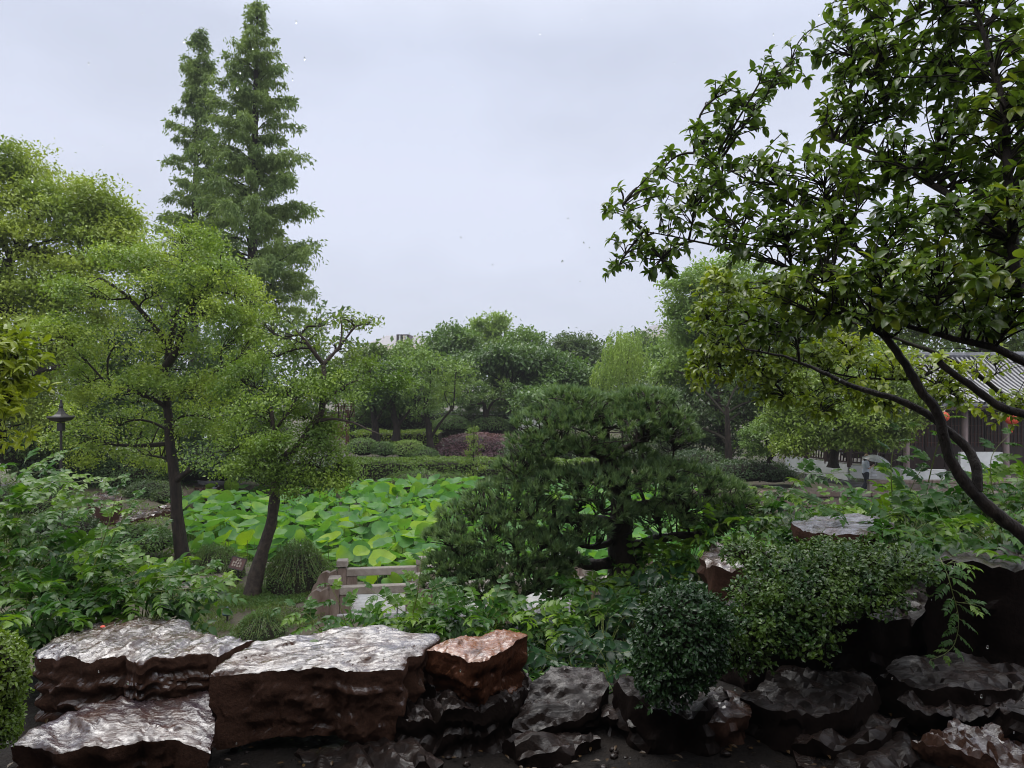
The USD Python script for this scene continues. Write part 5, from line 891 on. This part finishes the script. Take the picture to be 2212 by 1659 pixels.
# dark lantern in the left trees
t = thing('garden_lantern', 'black lamp with a flared pagoda cap showing between the left trees', 'lantern')
Y = 16.6; c = at(132, 910, Y)
prof = np.array([(0.0, .62), (.03, .60), (.04, .5), (.07, .42), (.05, .38), (.10, .28), (.17, .20), (.30, .13), (.40, .15), (.42, .12), (.30, .03), (.10, -.02), (0, -.03)])
m = trimesh.creation.revolve(prof[::-1], sections=6); v = np.array(m.vertices)
obj('cap', (v * [.8, .8, .85] + c, np.array(m.faces)), black_iron, t); obj('post', cyl((c[0], Y, .2), (c[0], Y, c[2] - .03), .03, 8), black_iron, t)
obj('lamp_box', box((c[0], Y, c[2] - .13), (.13, .13, .2), 0, .01), black_iron, t)
# ------------------------------------------------------------------ far bank: lattice board, brown panel, pale kerb, far wall, house
t = thing('lattice_board', 'red brown timber lattice board on a post, behind the leaning garden tree', 'lattice')
Y = 46.0; a, b = at(725, 872, Y), at(765, 900, Y); cx, w, h, cz = (a[0] + b[0]) / 2, b[0] - a[0], a[2] - b[2], (a[2] + b[2]) / 2
for k in range(7): obj('slat', box((a[0] + w * k / 6, Y, cz), (.055, .05, h)), redbrown, t)
for k in range(6): obj('slat', box((cx, Y - .035, b[2] + h * k / 5), (w + .06, .05, .05)), redbrown, t)
obj('post', box((cx + .15, Y + .1, (b[2] + .3) / 2 + .1), (.24, .14, b[2] + .4)), redbrown, t)
t = thing('brown_shed', 'low brown boarded wall behind the pale umbrella', 'shed')
a, b = at(688, 893, 50), at(742, 950, 50)
for k in range(9): obj('board', box((a[0] + (b[0] - a[0]) * (k + .5) / 9, 50 + .004 * (k % 2), (a[2] + b[2]) / 2), ((b[0] - a[0]) / 9 - .012, .06, a[2] - b[2])), redbrown if k % 3 else column_paint, t)
obj('top_rail', box(((a[0] + b[0]) / 2, 49.95, a[2] + .05), (b[0] - a[0] + .2, .16, .1)), timber, t)
a, b = at(680, 978, 41), at(745, 992, 41); obj('pale_kerb', box(((a[0] + b[0]) / 2, 41, (a[2] + b[2]) / 2), (b[0] - a[0], .4, a[2] - b[2]), 0, .02), paving, label='pale stone kerb below the umbrella on the far bank', cat='kerb')
t = thing('boundary_wall', 'white wall glimpsed under the far evergreens', 'wall')
a, b = at(930, 893, 62), at(1180, 930, 62); obj('wall', box(((a[0] + b[0]) / 2, 62, (a[2] + .3) / 2), (b[0] - a[0], .3, a[2] - .3)), plaster, t); obj('coping', box(((a[0] + b[0]) / 2, 62, a[2] + .08), (b[0] - a[0] + .1, .5, .16), 0, .03), tile_grey, t)
def house(label, px0, px1, py_ridge, py_eave, Y, full=True):
    t = thing('far_house', label, 'house'); a = at(px0, py_eave, Y); b = at(px1, py_eave, Y); r = at(px0, py_ridge, Y + 5)
    x0, x1, ze, zr = a[0], b[0], a[2], r[2]; hip = (x1 - x0) * .22
    v = np.array([(x0 - .6, Y - .6, ze), (x1 + .6, Y - .6, ze), (x1 + .6, Y + 11, ze), (x0 - .6, Y + 11, ze), (x0 + hip, Y + 5, zr), (x1 - hip, Y + 5, zr)])
    obj('wall', box(((x0 + x1) / 2, Y + 5.2, ze / 2 - .05), (x1 - x0, 10.4, ze - .12)), wall_far, t)
    rf = obj('roof', (v, np.array([(0, 1, 5), (0, 5, 4), (1, 2, 5), (2, 3, 4), (2, 4, 5), (3, 0, 4), (0, 3, 2), (0, 2, 1)])), roof_far, t)
    obj('fascia', box(((x0 + x1) / 2, Y - .62, ze - .32), (x1 - x0 + 1.2, .14, .6)), cream, rf)
    if full:
        d0, d1 = at(856, 722, Y - .2), at(884, 741, Y - .2); cx = (d0[0] + d1[0]) / 2; zc = (d0[2] + d1[2]) / 2; w, h = d1[0] - d0[0], d0[2] - d1[2]
        dm = obj('dormer', box((cx, Y + 2.2, zc), (w, 4.4, h)), timber, rf)
        for k, mt in enumerate([black_iron, plaster, black_iron, cream, plaster, black_iron]): obj('pane', box((d0[0] + w * (k + .5) / 6, Y - .03, zc), (w / 6 - .12, .08, h - .4)), mt, dm)
        ar = [(math.cos(q) * 1.15, math.sin(q) * 1.0) for q in np.linspace(0, math.pi, 14)]
        al = at(862, 752, Y - 1.2)
        obj('balcony_arch', tube([(al[0] + 1 + p[0] * 1.3, Y - 1.2, al[2] - 1.4 + p[1] * 1.6) for p in ar], .16, 6), plaster, t)
        for k in range(5):
            for fl in range(3):
                wx = x0 + 2 + (x1 - x0 - 4) * k / 4; wn = obj('window', box((wx, Y - .03, ze - 2.2 - fl * 3.2), (1.5, .12, 1.6)), plaster, t); obj('pane', box((wx, Y - .07, ze - 2.2 - fl * 3.2), (1.3, .1, 1.4)), black_iron, wn)
house('pale house with a grey hipped roof and a boxy dormer, beyond the far trees', 792, 935, 725, 747, 120)
house('grey roof end of another house beyond the trees right of the willow', 1385, 1560, 702, 722, 130, False)
# ------------------------------------------------------------------ right: hall, covered walkway, embankment
def tiled_roof(t, x0, x1, y_e, z_e, y_r, z_r, pitch=.24, name='roof', back=True):
    dy, dz = y_r - y_e, z_r - z_e; s = np.linspace(0, 1, 8); sag = -.22 * dz * np.sin(np.pi * s) * .6
    prof = np.stack([0 * s, y_e + dy * s, z_e + dz * s + sag], -1)
    v, f = [], []
    for x in (x0, x1): v += [(x, q[1], q[2]) for q in prof] + [(x, q[1], q[2] - .12) for q in prof]
    n = 8; L0 = 2 * n
    for i in range(n - 1): f += [(i, L0 + i, L0 + i + 1), (i, L0 + i + 1, i + 1), (n + i, L0 + n + i + 1, L0 + n + i), (n + i, n + i + 1, L0 + n + i + 1)]
    f += [(0, n, L0 + n), (0, L0 + n, L0)]
    r = obj(name, (np.array(v), np.array(f)), tile_grey, t)
    k = 0; x = x0 + pitch / 2
    while x < x1:
        obj('tile', tube(prof + [x, -.03, .05], .062, 7), tile_grey, r); x += pitch
    if back:
        vb = np.array([(x0, y_r, z_r), (x1, y_r, z_r), (x1, y_r + dy, z_e), (x0, y_r + dy, z_e)]); obj('rear_slope', (vb, np.array([(0, 1, 2), (0, 2, 3)])), tile_grey, r)
    obj('ridge', tube([(x0 - .15, y_r, z_r + .16), ((x0 + x1) / 2, y_r, z_r + .10), (x1 + .15, y_r, z_r + .16)], .16, 8), tile_grey, r)
    obj('fascia', box(((x0 + x1) / 2, y_e + .06, z_e - .2), (x1 - x0, .08, .18)), timber, r)
    return r
def hall():
    t = thing('garden_hall', 'dark timber garden hall with a grey tiled roof and slim columns at the right edge', 'hall'); Y = 33.0
    x0 = at(2008, 900, Y)[0]; x1 = x0 + 8.0
    tiled_roof(t, x0 - .1, x1, 32.0, at(0, 872, 32)[2], 36.4, at(0, 772, 36.4)[2])
    zb = .55; obj('plinth', box(((x0 - 1.2 + x1) / 2, 34.6, zb - .3), (x1 - x0 + 1.6, 4.4, .7), 0, .02), stone, t)
    for px in (1958, 2084, 2173, 2262): 
        xx = at(px, 900, 32.7)[0]; c = obj('column', cyl((xx, 32.7, zb), (xx, 32.7, 4.05), .14, 14), column_paint, t); obj('base', cyl((xx, 32.7, zb), (xx, 32.7, zb + .16), .2, 14), stone, c)
    for k in range(9):                                          # dark lattice doors
        xx = x0 - 1.0 + k * .98; d = obj('door', box((xx, 34.2, 2.2), (.9, .07, 3.1)), timber, t)
        for j in range(5): obj('lattice_bar', box((xx - .36 + .18 * j, 34.15, 2.75), (.03, .04, 1.7)), redbrown, d)
        for j in range(4): obj('lattice_bar', box((xx, 34.14, 2.1 + .43 * j), (.8, .04, .03)), redbrown, d)
    obj('rear_wall', box(((x0 + x1) / 2 - .5, 36.6, 2.3), (x1 - x0 + 1, .15, 3.6)), timber, t)
    obj('beam', box(((x0 + x1) / 2 - .4, 32.7, 3.85), (x1 - x0 + 1.2, .16, .26)), timber, t)
    a, b = at(2069, 976, 32.4), at(2160, 1012, 32.4); obj('parapet', box(((a[0] + b[0]) / 2, 32.3, (a[2] + b[2]) / 2 - .1), (b[0] - a[0], .2, a[2] - b[2] + .2), 0, .01), plaster, t)
    return t
hall()
for px, py, lab in ((2036, 900, 'red paper lantern hanging left under the hall eave'), (2186, 906, 'red paper lantern hanging right under the hall eave')):
    c = at(px, py, 31.9); t = thing('red_lantern', lab, 'lantern', 'red lanterns under the hall eave')
    q = np.linspace(0, np.pi, 11); m = trimesh.creation.revolve(np.stack([np.sin(q) * .26 + .02, -np.cos(q) * .24], -1), sections=18); v = np.array(m.vertices); k = np.arctan2(v[:, 1], v[:, 0]); v[:, :2] *= (1 + .03 * np.cos(k * 9))[:, None]
    obj('shade', (v + c, np.array(m.faces)), red_cloth, t, smooth=50)
    for dz in (-.26, .26): obj('cap', cyl(c + [0, 0, dz - .03], c + [0, 0, dz + .03], .1, 12), cream, t)
    obj('cord', cyl(c + [0, 0, .28], c + [0, 0, .75], .012, 5), black_iron, t); obj('tassel', cyl(c + [0, 0, -.6], c + [0, 0, -.28], .035, 6), red_cloth, t)
def walkway():
    t = thing('covered_walkway', 'dark timber covered walkway with white parapets climbing away left of the hall', 'walkway')
    P0, P1 = at(1700, 985, 37.5), at(1835, 1004, 33.6); P2 = at(1955, 1010, 33.2)
    def panel(p, q, z0, z1, th, mat, name):
        d = q - p; v = []
        n = unit(np.array([-d[1], d[0], 0])) * th / 2
        for s in (-1, 1):
            for c, k in ((p, 0), (q, 1)): v += [(c[0] + s * n[0], c[1] + s * n[1], c[2] + z0), (c[0] + s * n[0], c[1] + s * n[1], c[2] + z1)]
        m = trimesh.Trimesh(np.array(v)).convex_hull; return obj(name, m, mat, t)
    panel(P0, P1, -.75, 0, .22, plaster, 'base_wall'); panel(P1, P2, -.62, -.02, .22, plaster, 'base_wall')
    off = np.array([.6, 1.9, 0])
    panel(P0 + off, P1 + off, .35, 1.25, .12, plaster, 'rear_parapet'); panel(P1 + off, P2 + off, .15, 1.0, .12, timber, 'rear_parapet')
    panel(P0 + off * 1.3, P1 + off * 1.3, 1.25, 2.9, .1, timber, 'rear_wall'); panel(P1 + off * 1.3, P2 + off * 1.3, .2, 3.1, .1, timber, 'rear_wall')
    pts = [P0, P0 + (P1 - P0) * .33, P0 + (P1 - P0) * .66, P1, P1 + (P2 - P1) * .5, P2]
    for p in pts: obj('column', cyl(p + [0, 0, -.1], p + [0, 0, 2.6], .12, 10), timber, t)
    for a, b in zip(pts[:-1], pts[1:]):
        for z, r in ((.62, .05), (.12, .04)): obj('rail', cyl(a + [0, 0, z], b + [0, 0, z], r, 6), timber, t)
        m = max(4, int(np.linalg.norm(b - a) / .17))
        for k in range(1, m): p = a + (b - a) * k / m; obj('baluster', box(p + [0, 0, .37], (.05, .04, .48), 0, 0, .15), timber, t)
    for a, b in ((P0, P1), (P1, P2)):
        o = unit(np.array([-(b - a)[1], (b - a)[0], 0]))
        v = np.array([a - o * .7 + [0, 0, 2.6], b - o * .7 + [0, 0, 2.6], b + o * .9 + [0, 0, 3.4], a + o * .9 + [0, 0, 3.4], a + o * 2.6 + [0, 0, 2.6], b + o * 2.6 + [0, 0, 2.6]])
        v = np.vstack([v, v + [0, 0, .12]])
        m = trimesh.util.concatenate([trimesh.Trimesh(v[[0, 1, 2, 3, 6, 7, 8, 9]]).convex_hull, trimesh.Trimesh(v[[3, 2, 5, 4, 9, 8, 11, 10]]).convex_hull]); obj('roof', m, tile_grey, t)
walkway()
t = thing('white_plinth_wall', 'low white wall on the bank in front of the hall', 'wall')
a, b = at(1947, 1014, 31.6), at(2040, 1040, 31.6); obj('wall', box(((a[0] + b[0]) / 2, 31.6, (a[2] + b[2]) / 2), (b[0] - a[0], .3, a[2] - b[2]), 0, .01), plaster, t)
def embankment():
    t = thing('stone_embankment', 'weathered stone embankment with a block parapet along the far right edge of the pond', 'embankment'); g = rng(201)
    x0, x1 = at(1600, 0, 30)[0], 25.0
    x = x0; 
    while x < x1:                                               # wall blocks
        for r in range(2):
            w = g.uniform(.7, 1.1) if r == 0 else w
            obj('block', box((x + w / 2 + (.3 if r else 0), 29.75 + g.uniform(-.02, .02), -.75 + .46 * r + .23), (w - .02, .4, .44), 0, .02), stone_stain, t)
        x += w
    x = x0; k = 0
    while x < x1:                                               # coping and parapet
        w = 1.35; obj('coping', box((x + w / 2, 29.75 + g.uniform(-.015, .015), .30), (w - .015, .55, .22), 0, .025), stone if k % 2 else stone_stain, t)
        if x > at(1815, 0, 30)[0]:
            obj('parapet_block', box((x + .2, 29.8, .56), (.34, .22, .30), 0, .015), stone, t); obj('parapet_rail', box((x + w / 2, 29.8, .79), (w - .02, .26, .16), 0, .02), stone_stain, t)
        x += w; k += 1
embankment()
a = at(1700, 1060, 31.3); obj('bank_path', (np.array([(a[0] - 3, 30.1, .14), (26, 30.1, .14), (26, 32.2, .14), (a[0] - 3, 32.2, .14)]), np.array([(0, 1, 2), (0, 2, 3)])), stone_stain, kind='structure')
# ------------------------------------------------------------------ people and umbrellas
import manifold3d
from manifold3d import Manifold, Mesh as MMesh
def blob_body(chains, refine=.045, it=6):
    ms = []
    def ball(c, r):
        m = trimesh.creation.icosphere(1, r); return np.array(m.vertices) + c
    for ch in chains:
        for (a, ra), (b, rb) in zip(ch[:-1], ch[1:]):
            ms.append(Manifold.hull_points(np.vstack([ball(np.array(a), ra), ball(np.array(b), rb)])))
    m = Manifold.batch_boolean(ms, manifold3d.OpType.Add).refine_to_length(refine); mm = m.to_mesh()
    tm = trimesh.Trimesh(mm.vert_properties[:, :3], mm.tri_verts, process=True); trimesh.smoothing.filter_taubin(tm, iterations=it); return np.array(tm.vertices), np.array(tm.faces)
skin = plain('skin', (.42, .26, .19), .5); shirt_m = solid('pale_blue_shirt', (.42, .48, .55), (.52, .57, .63), .8, 6); pants_m = plain('dark_trousers', (.012, .014, .022), .7); hair_m = plain('dark_hair', (.02, .014, .012), .45); cap_m = plain('tan_cap', (.30, .21, .12), .7); bag_m = plain('pale_bag', (.55, .56, .57), .6)
def person(label, loc, rz, scale=1.0):
    t = thing('person', label, 'person', None, loc, rz)         # walks towards +x
    body = blob_body([[((0, 0, .80), .13), ((0, 0, 1.0), .12), ((.01, 0, 1.22), .135), ((.02, 0, 1.34), .09), ((.03, 0, 1.42), .05), ((.05, 0, 1.50), .06)],
        [((.045, 0, 1.53), .095), ((.055, 0, 1.57), .098)], [((.10, 0, 1.47), .06), ((.11, 0, 1.455), .052)], [((.135, 0, 1.525), .02), ((.155, 0, 1.505), .018)],
        [((.045, .09, 1.52), .022), ((.04, .098, 1.535), .02)], [((.045, -.09, 1.52), .022), ((.04, -.098, 1.535), .02)],
        [((0, .08, .82), .105), ((.12, .085, .48), .068), ((.03, .085, .10), .045)], [((0, -.08, .82), .105), ((-.02, -.085, .47), .068), ((-.20, -.085, .14), .045)],
        [((.0, .16, 1.33), .055), ((-.02, .21, 1.07), .042), ((.20, .17, 1.06), .032)], [((.0, -.16, 1.33), .055), ((.03, -.21, 1.08), .042), ((.23, -.13, 1.16), .032), ((.27, -.11, 1.18), .028)],
        [((.26, -.11, 1.18), .034), ((.31, -.095, 1.20), .03)], [((.20, .17, 1.06), .03), ((.27, .15, 1.06), .028)]]
        + [[((.30, -.095, 1.175 + .018 * k), .0095), ((.335, -.085 - .004 * k, 1.18 + .018 * k), .009), ((.325, -.06, 1.182 + .018 * k), .008)] for k in range(4)] + [[((.29, -.085, 1.22), .011), ((.315, -.07, 1.245), .009)]]
        + [[((.27, .14 + .014 * k, 1.055), .009), ((.315 + .008 * (k % 3), .14 + .014 * k, 1.04), .008), ((.31, .14 + .014 * k, 1.015), .007)] for k in range(4)] + [[((.255, .13, 1.07), .011), ((.29, .115, 1.06), .009)]], .03, 4)
    obj('body', body, skin, t, smooth=True)
    obj('shirt', blob_body([[((0, 0, .86), .15), ((0, 0, 1.02), .14), ((.01, 0, 1.22), .155), ((.015, 0, 1.33), .115), ((.02, 0, 1.375), .07)], [((.01, .03, 1.32), .10), ((0, .165, 1.32), .075), ((-.012, .205, 1.14), .062)], [((.01, -.03, 1.32), .10), ((0, -.165, 1.32), .075), ((.012, -.205, 1.14), .062)]], .03), shirt_m, t, smooth=True)
    obj('trousers', blob_body([[((0, 0, .90), .143), ((0, 0, .82), .15)], [((0, .08, .82), .12), ((.12, .085, .48), .085), ((.04, .085, .13), .065)], [((0, -.08, .82), .12), ((-.02, -.085, .47), .085), ((-.185, -.085, .17), .065)]], .03), pants_m, t, smooth=True)
    for c, pit in (((.03, .085, .05), 0), ((-.20, -.085, .09), .5)):
        v, f = blob_body([[((-.04, 0, 0), .045), ((.05, 0, -.005), .045), ((.14, 0, -.015), .035)]], .02); v[:, 2] = np.maximum(v[:, 2], -.045); ca, sa = math.cos(pit), math.sin(pit)
        obj('shoe', (np.stack([v[:, 0] * ca + v[:, 2] * -sa * -1, v[:, 1], -v[:, 0] * sa + v[:, 2] * ca], -1) + c, f), plaster, t, smooth=True)
    obj('hair', blob_body([[((.02, 0, 1.56), .108), ((.0, 0, 1.53), .10)], [((-.01, 0, 1.53), .09), ((-.03, 0, 1.42), .06)]], .025), hair_m, t, smooth=True)
    obj('cap', join([blob_body([[((.045, 0, 1.60), .105), ((.05, 0, 1.625), .095)]], .025), blob_body([[((.12, 0, 1.60), .05), ((.20, 0, 1.585), .03)]], .02)]), cap_m, t, smooth=True)
    for sx, sy in ((.135, .035), (.135, -.035)): obj('eye', (lambda m: (np.array(m.vertices) + [sx, sy, 1.545], np.array(m.faces)))(trimesh.creation.icosphere(1, .011)), hair_m, t)
    return t
pl = at(3408 / 1.8227, 1060, 31.2)
person('person in a pale blue shirt, dark trousers and tan cap walking right along the bank', (pl[0], 31.2, .145), 0)
t = thing('shoulder_bag', 'small pale bag carried by the person walking along the bank', 'bag'); v, f = blob_body([[((-.07, 0, 0), .05), ((.07, 0, 0), .05)], [((-.08, 0, -.14), .06), ((.08, 0, -.14), .06)]], .03)
obj('pouch', (v + [pl[0] + .27, 31.02, 1.05], f), bag_m, t, smooth=True); obj('strap', tube(spline([(pl[0] + .2, 31.02, 1.05), (pl[0] + .26, 31.06, 1.2), (pl[0] + .33, 31.02, 1.05)], 9), .008, 5), bag_m, t)
clear = M('clear_umbrella_film', {'t': ('transparent_bsdf', {'color': (.93, .95, .95)}), 'd': ('principled_bsdf', {'base_color': (.75, .8, .78), 'roughness': .15}), 'm': ('mix_closure', {'fac': .45})}, [('t.BSDF', 'm.closure1'), ('d.BSDF', 'm.closure2')], surface='m.closure')
grey_film = plain('grey_umbrella_cloth', (.48, .49, .52), .6)
def umbrella(label, hand, R, lean, mat, H=.95):
    t = thing('umbrella', label, 'umbrella', None, hand); n = 8; rings = np.linspace(0, 1, 6); v = [(0, 0, 0)]
    for q in rings[1:]:
        for k in range(n * 4):
            a = k / (n * 4) * 2 * np.pi; sc = 1 - .07 * abs(math.sin(a * n / 2)) * q; v.append((math.cos(a) * R * q * sc, math.sin(a) * R * q * sc, -.34 * R * 2 * (q ** 1.9) * .62 + .02 * abs(math.sin(a * n / 2)) * q))
    v = np.array(v); m = n * 4; f = [(0, 1 + k, 1 + (k + 1) % m) for k in range(m)]
    for r in range(4):
        for k in range(m): a, b = 1 + r * m + k, 1 + r * m + (k + 1) % m; f += [(a, a + m, b + m), (a, b + m, b)]
    Rm = trimesh.transformations.euler_matrix(lean[0], lean[1], 0)[:3, :3]; up = Rm @ np.array([0, 0, 1.0]); top = up * H
    obj('canopy', (v @ Rm.T + top, np.array(f)), mat, t, smooth=True)
    obj('shaft', cyl(-up * .12, top + up * .12, .011, 8), plaster if mat is clear else black_iron, t)
    for k in range(n):
        a = k / n * 2 * np.pi; p = np.array([(math.cos(a) * R * q, math.sin(a) * R * q, -.4216 * R * q ** 1.9 - .012) for q in rings]); obj('rib', tube(p @ Rm.T + top, .005, 4), black_iron, t)
umbrella('clear white umbrella held by the person walking along the bank', (pl[0] + .33, 31.1, 1.2), .62, (.12, .18), clear, .62)
p2 = at(712, 902, 47.0)
umbrella('pale grey umbrella showing above the shrubs beside the lattice board', (p2[0], 47.0, p2[2] - .98), .56, (0, 0), grey_film, .95)
person('person under the pale grey umbrella, hidden by shrubs', (p2[0] - .3, 47.05, p2[2] - .98 - 1.2), 0)

# ------------------------------------------------------------------ falling rain
g = rng(211); drops = []; m = trimesh.creation.icosphere(1); dv = np.array(m.vertices); dv[:, 2] *= 1.7; dv[:, :2] *= (1 - .22 * np.clip(dv[:, 2:], 0, 2))
n = 150; Yd = 2.5 + 3.5 * g.random(n) ** 1.2; rd = g.uniform(.0028, .0055, n)
for i in range(n): drops.append((dv * rd[i] + [g.uniform(-.76, .76) * Yd[i], Yd[i], EYE + g.uniform(-.57, .57) * Yd[i]], np.array(m.faces)))
rain_water = M('rain_water', {'p': ('principled_bsdf', {'base_color': (1, 1, 1), 'roughness': 0.0, 'ior': 1.33, 'transmission_weight': 1.0})}, surface='p.BSDF')
obj('rain', join(drops), rain_water, smooth=True, kind='stuff', label='scattered raindrops falling in front of the rocks', cat='rain')

# ------------------------------------------------------------------ litter on the ground and the rocks
g = rng(221); n = 900; X, Y_ = g.uniform(-3.4, 4.2, n), g.uniform(3.4, 5.6, n)
litter = leaf_mat('fallen_leaf', (0.03, 0.018, 0.008), (0.07, 0.04, 0.015), (0.14, 0.11, 0.03), rough=.35, trans=.1, patch=3.0, spec=.3)
obj('fallen_leaves', leaves(np.c_[X, Y_, gz(X, Y_, False) + .075], np.c_[g.normal(size=(n, 2)), g.normal(size=n) * .15], np.c_[g.normal(size=(n, 2)) * .3, np.ones(n)], .045 * g.uniform(.6, 1.4, n), .024, 'oval'), litter, kind='stuff', label='wet leaf litter on the dark soil between the rocks', cat='leaf litter')
pb = trimesh.creation.icosphere(1); pv = np.array(pb.vertices); peb = []
for i in range(420):
    q = np.array([g.uniform(-3.2, 4.0), g.uniform(3.4, 5.5)]); r_ = g.uniform(.008, .035)
    peb.append((pv * r_ * [1, g.uniform(.7, 1.2), g.uniform(.4, .8)] * (1 + .35 * (meshkit.noise(pv * 2 + i, 2) - .5))[:, None] + [q[0], q[1], float(gz(q[:1], q[1:], False)[0]) + .05], np.array(pb.faces)))
obj('pebbles', join(peb), rock_dark, smooth=40, kind='stuff', label='small dark stones scattered on the soil between the rocks', cat='pebbles')
for px, py, z, col, lab in ((668, 1386, 3.115, L_jasmine, 'single pale green fallen leaf on the largest wet slab'), (216, 1354, 3.06, red_cloth, 'small red petal lying on the broad layered slab')):
    Yl = F * (EYE - z) / (py - CY); p = np.array([[(px - CX) / F * Yl, Yl, z]])
    obj('fallen_leaf', leaves(p, np.array([[1, .3, .05]]), np.array([[0, -.2, 1.0]]), .07 if col is L_jasmine else .04, .04, 'big'), col, label=lab, cat='leaf')
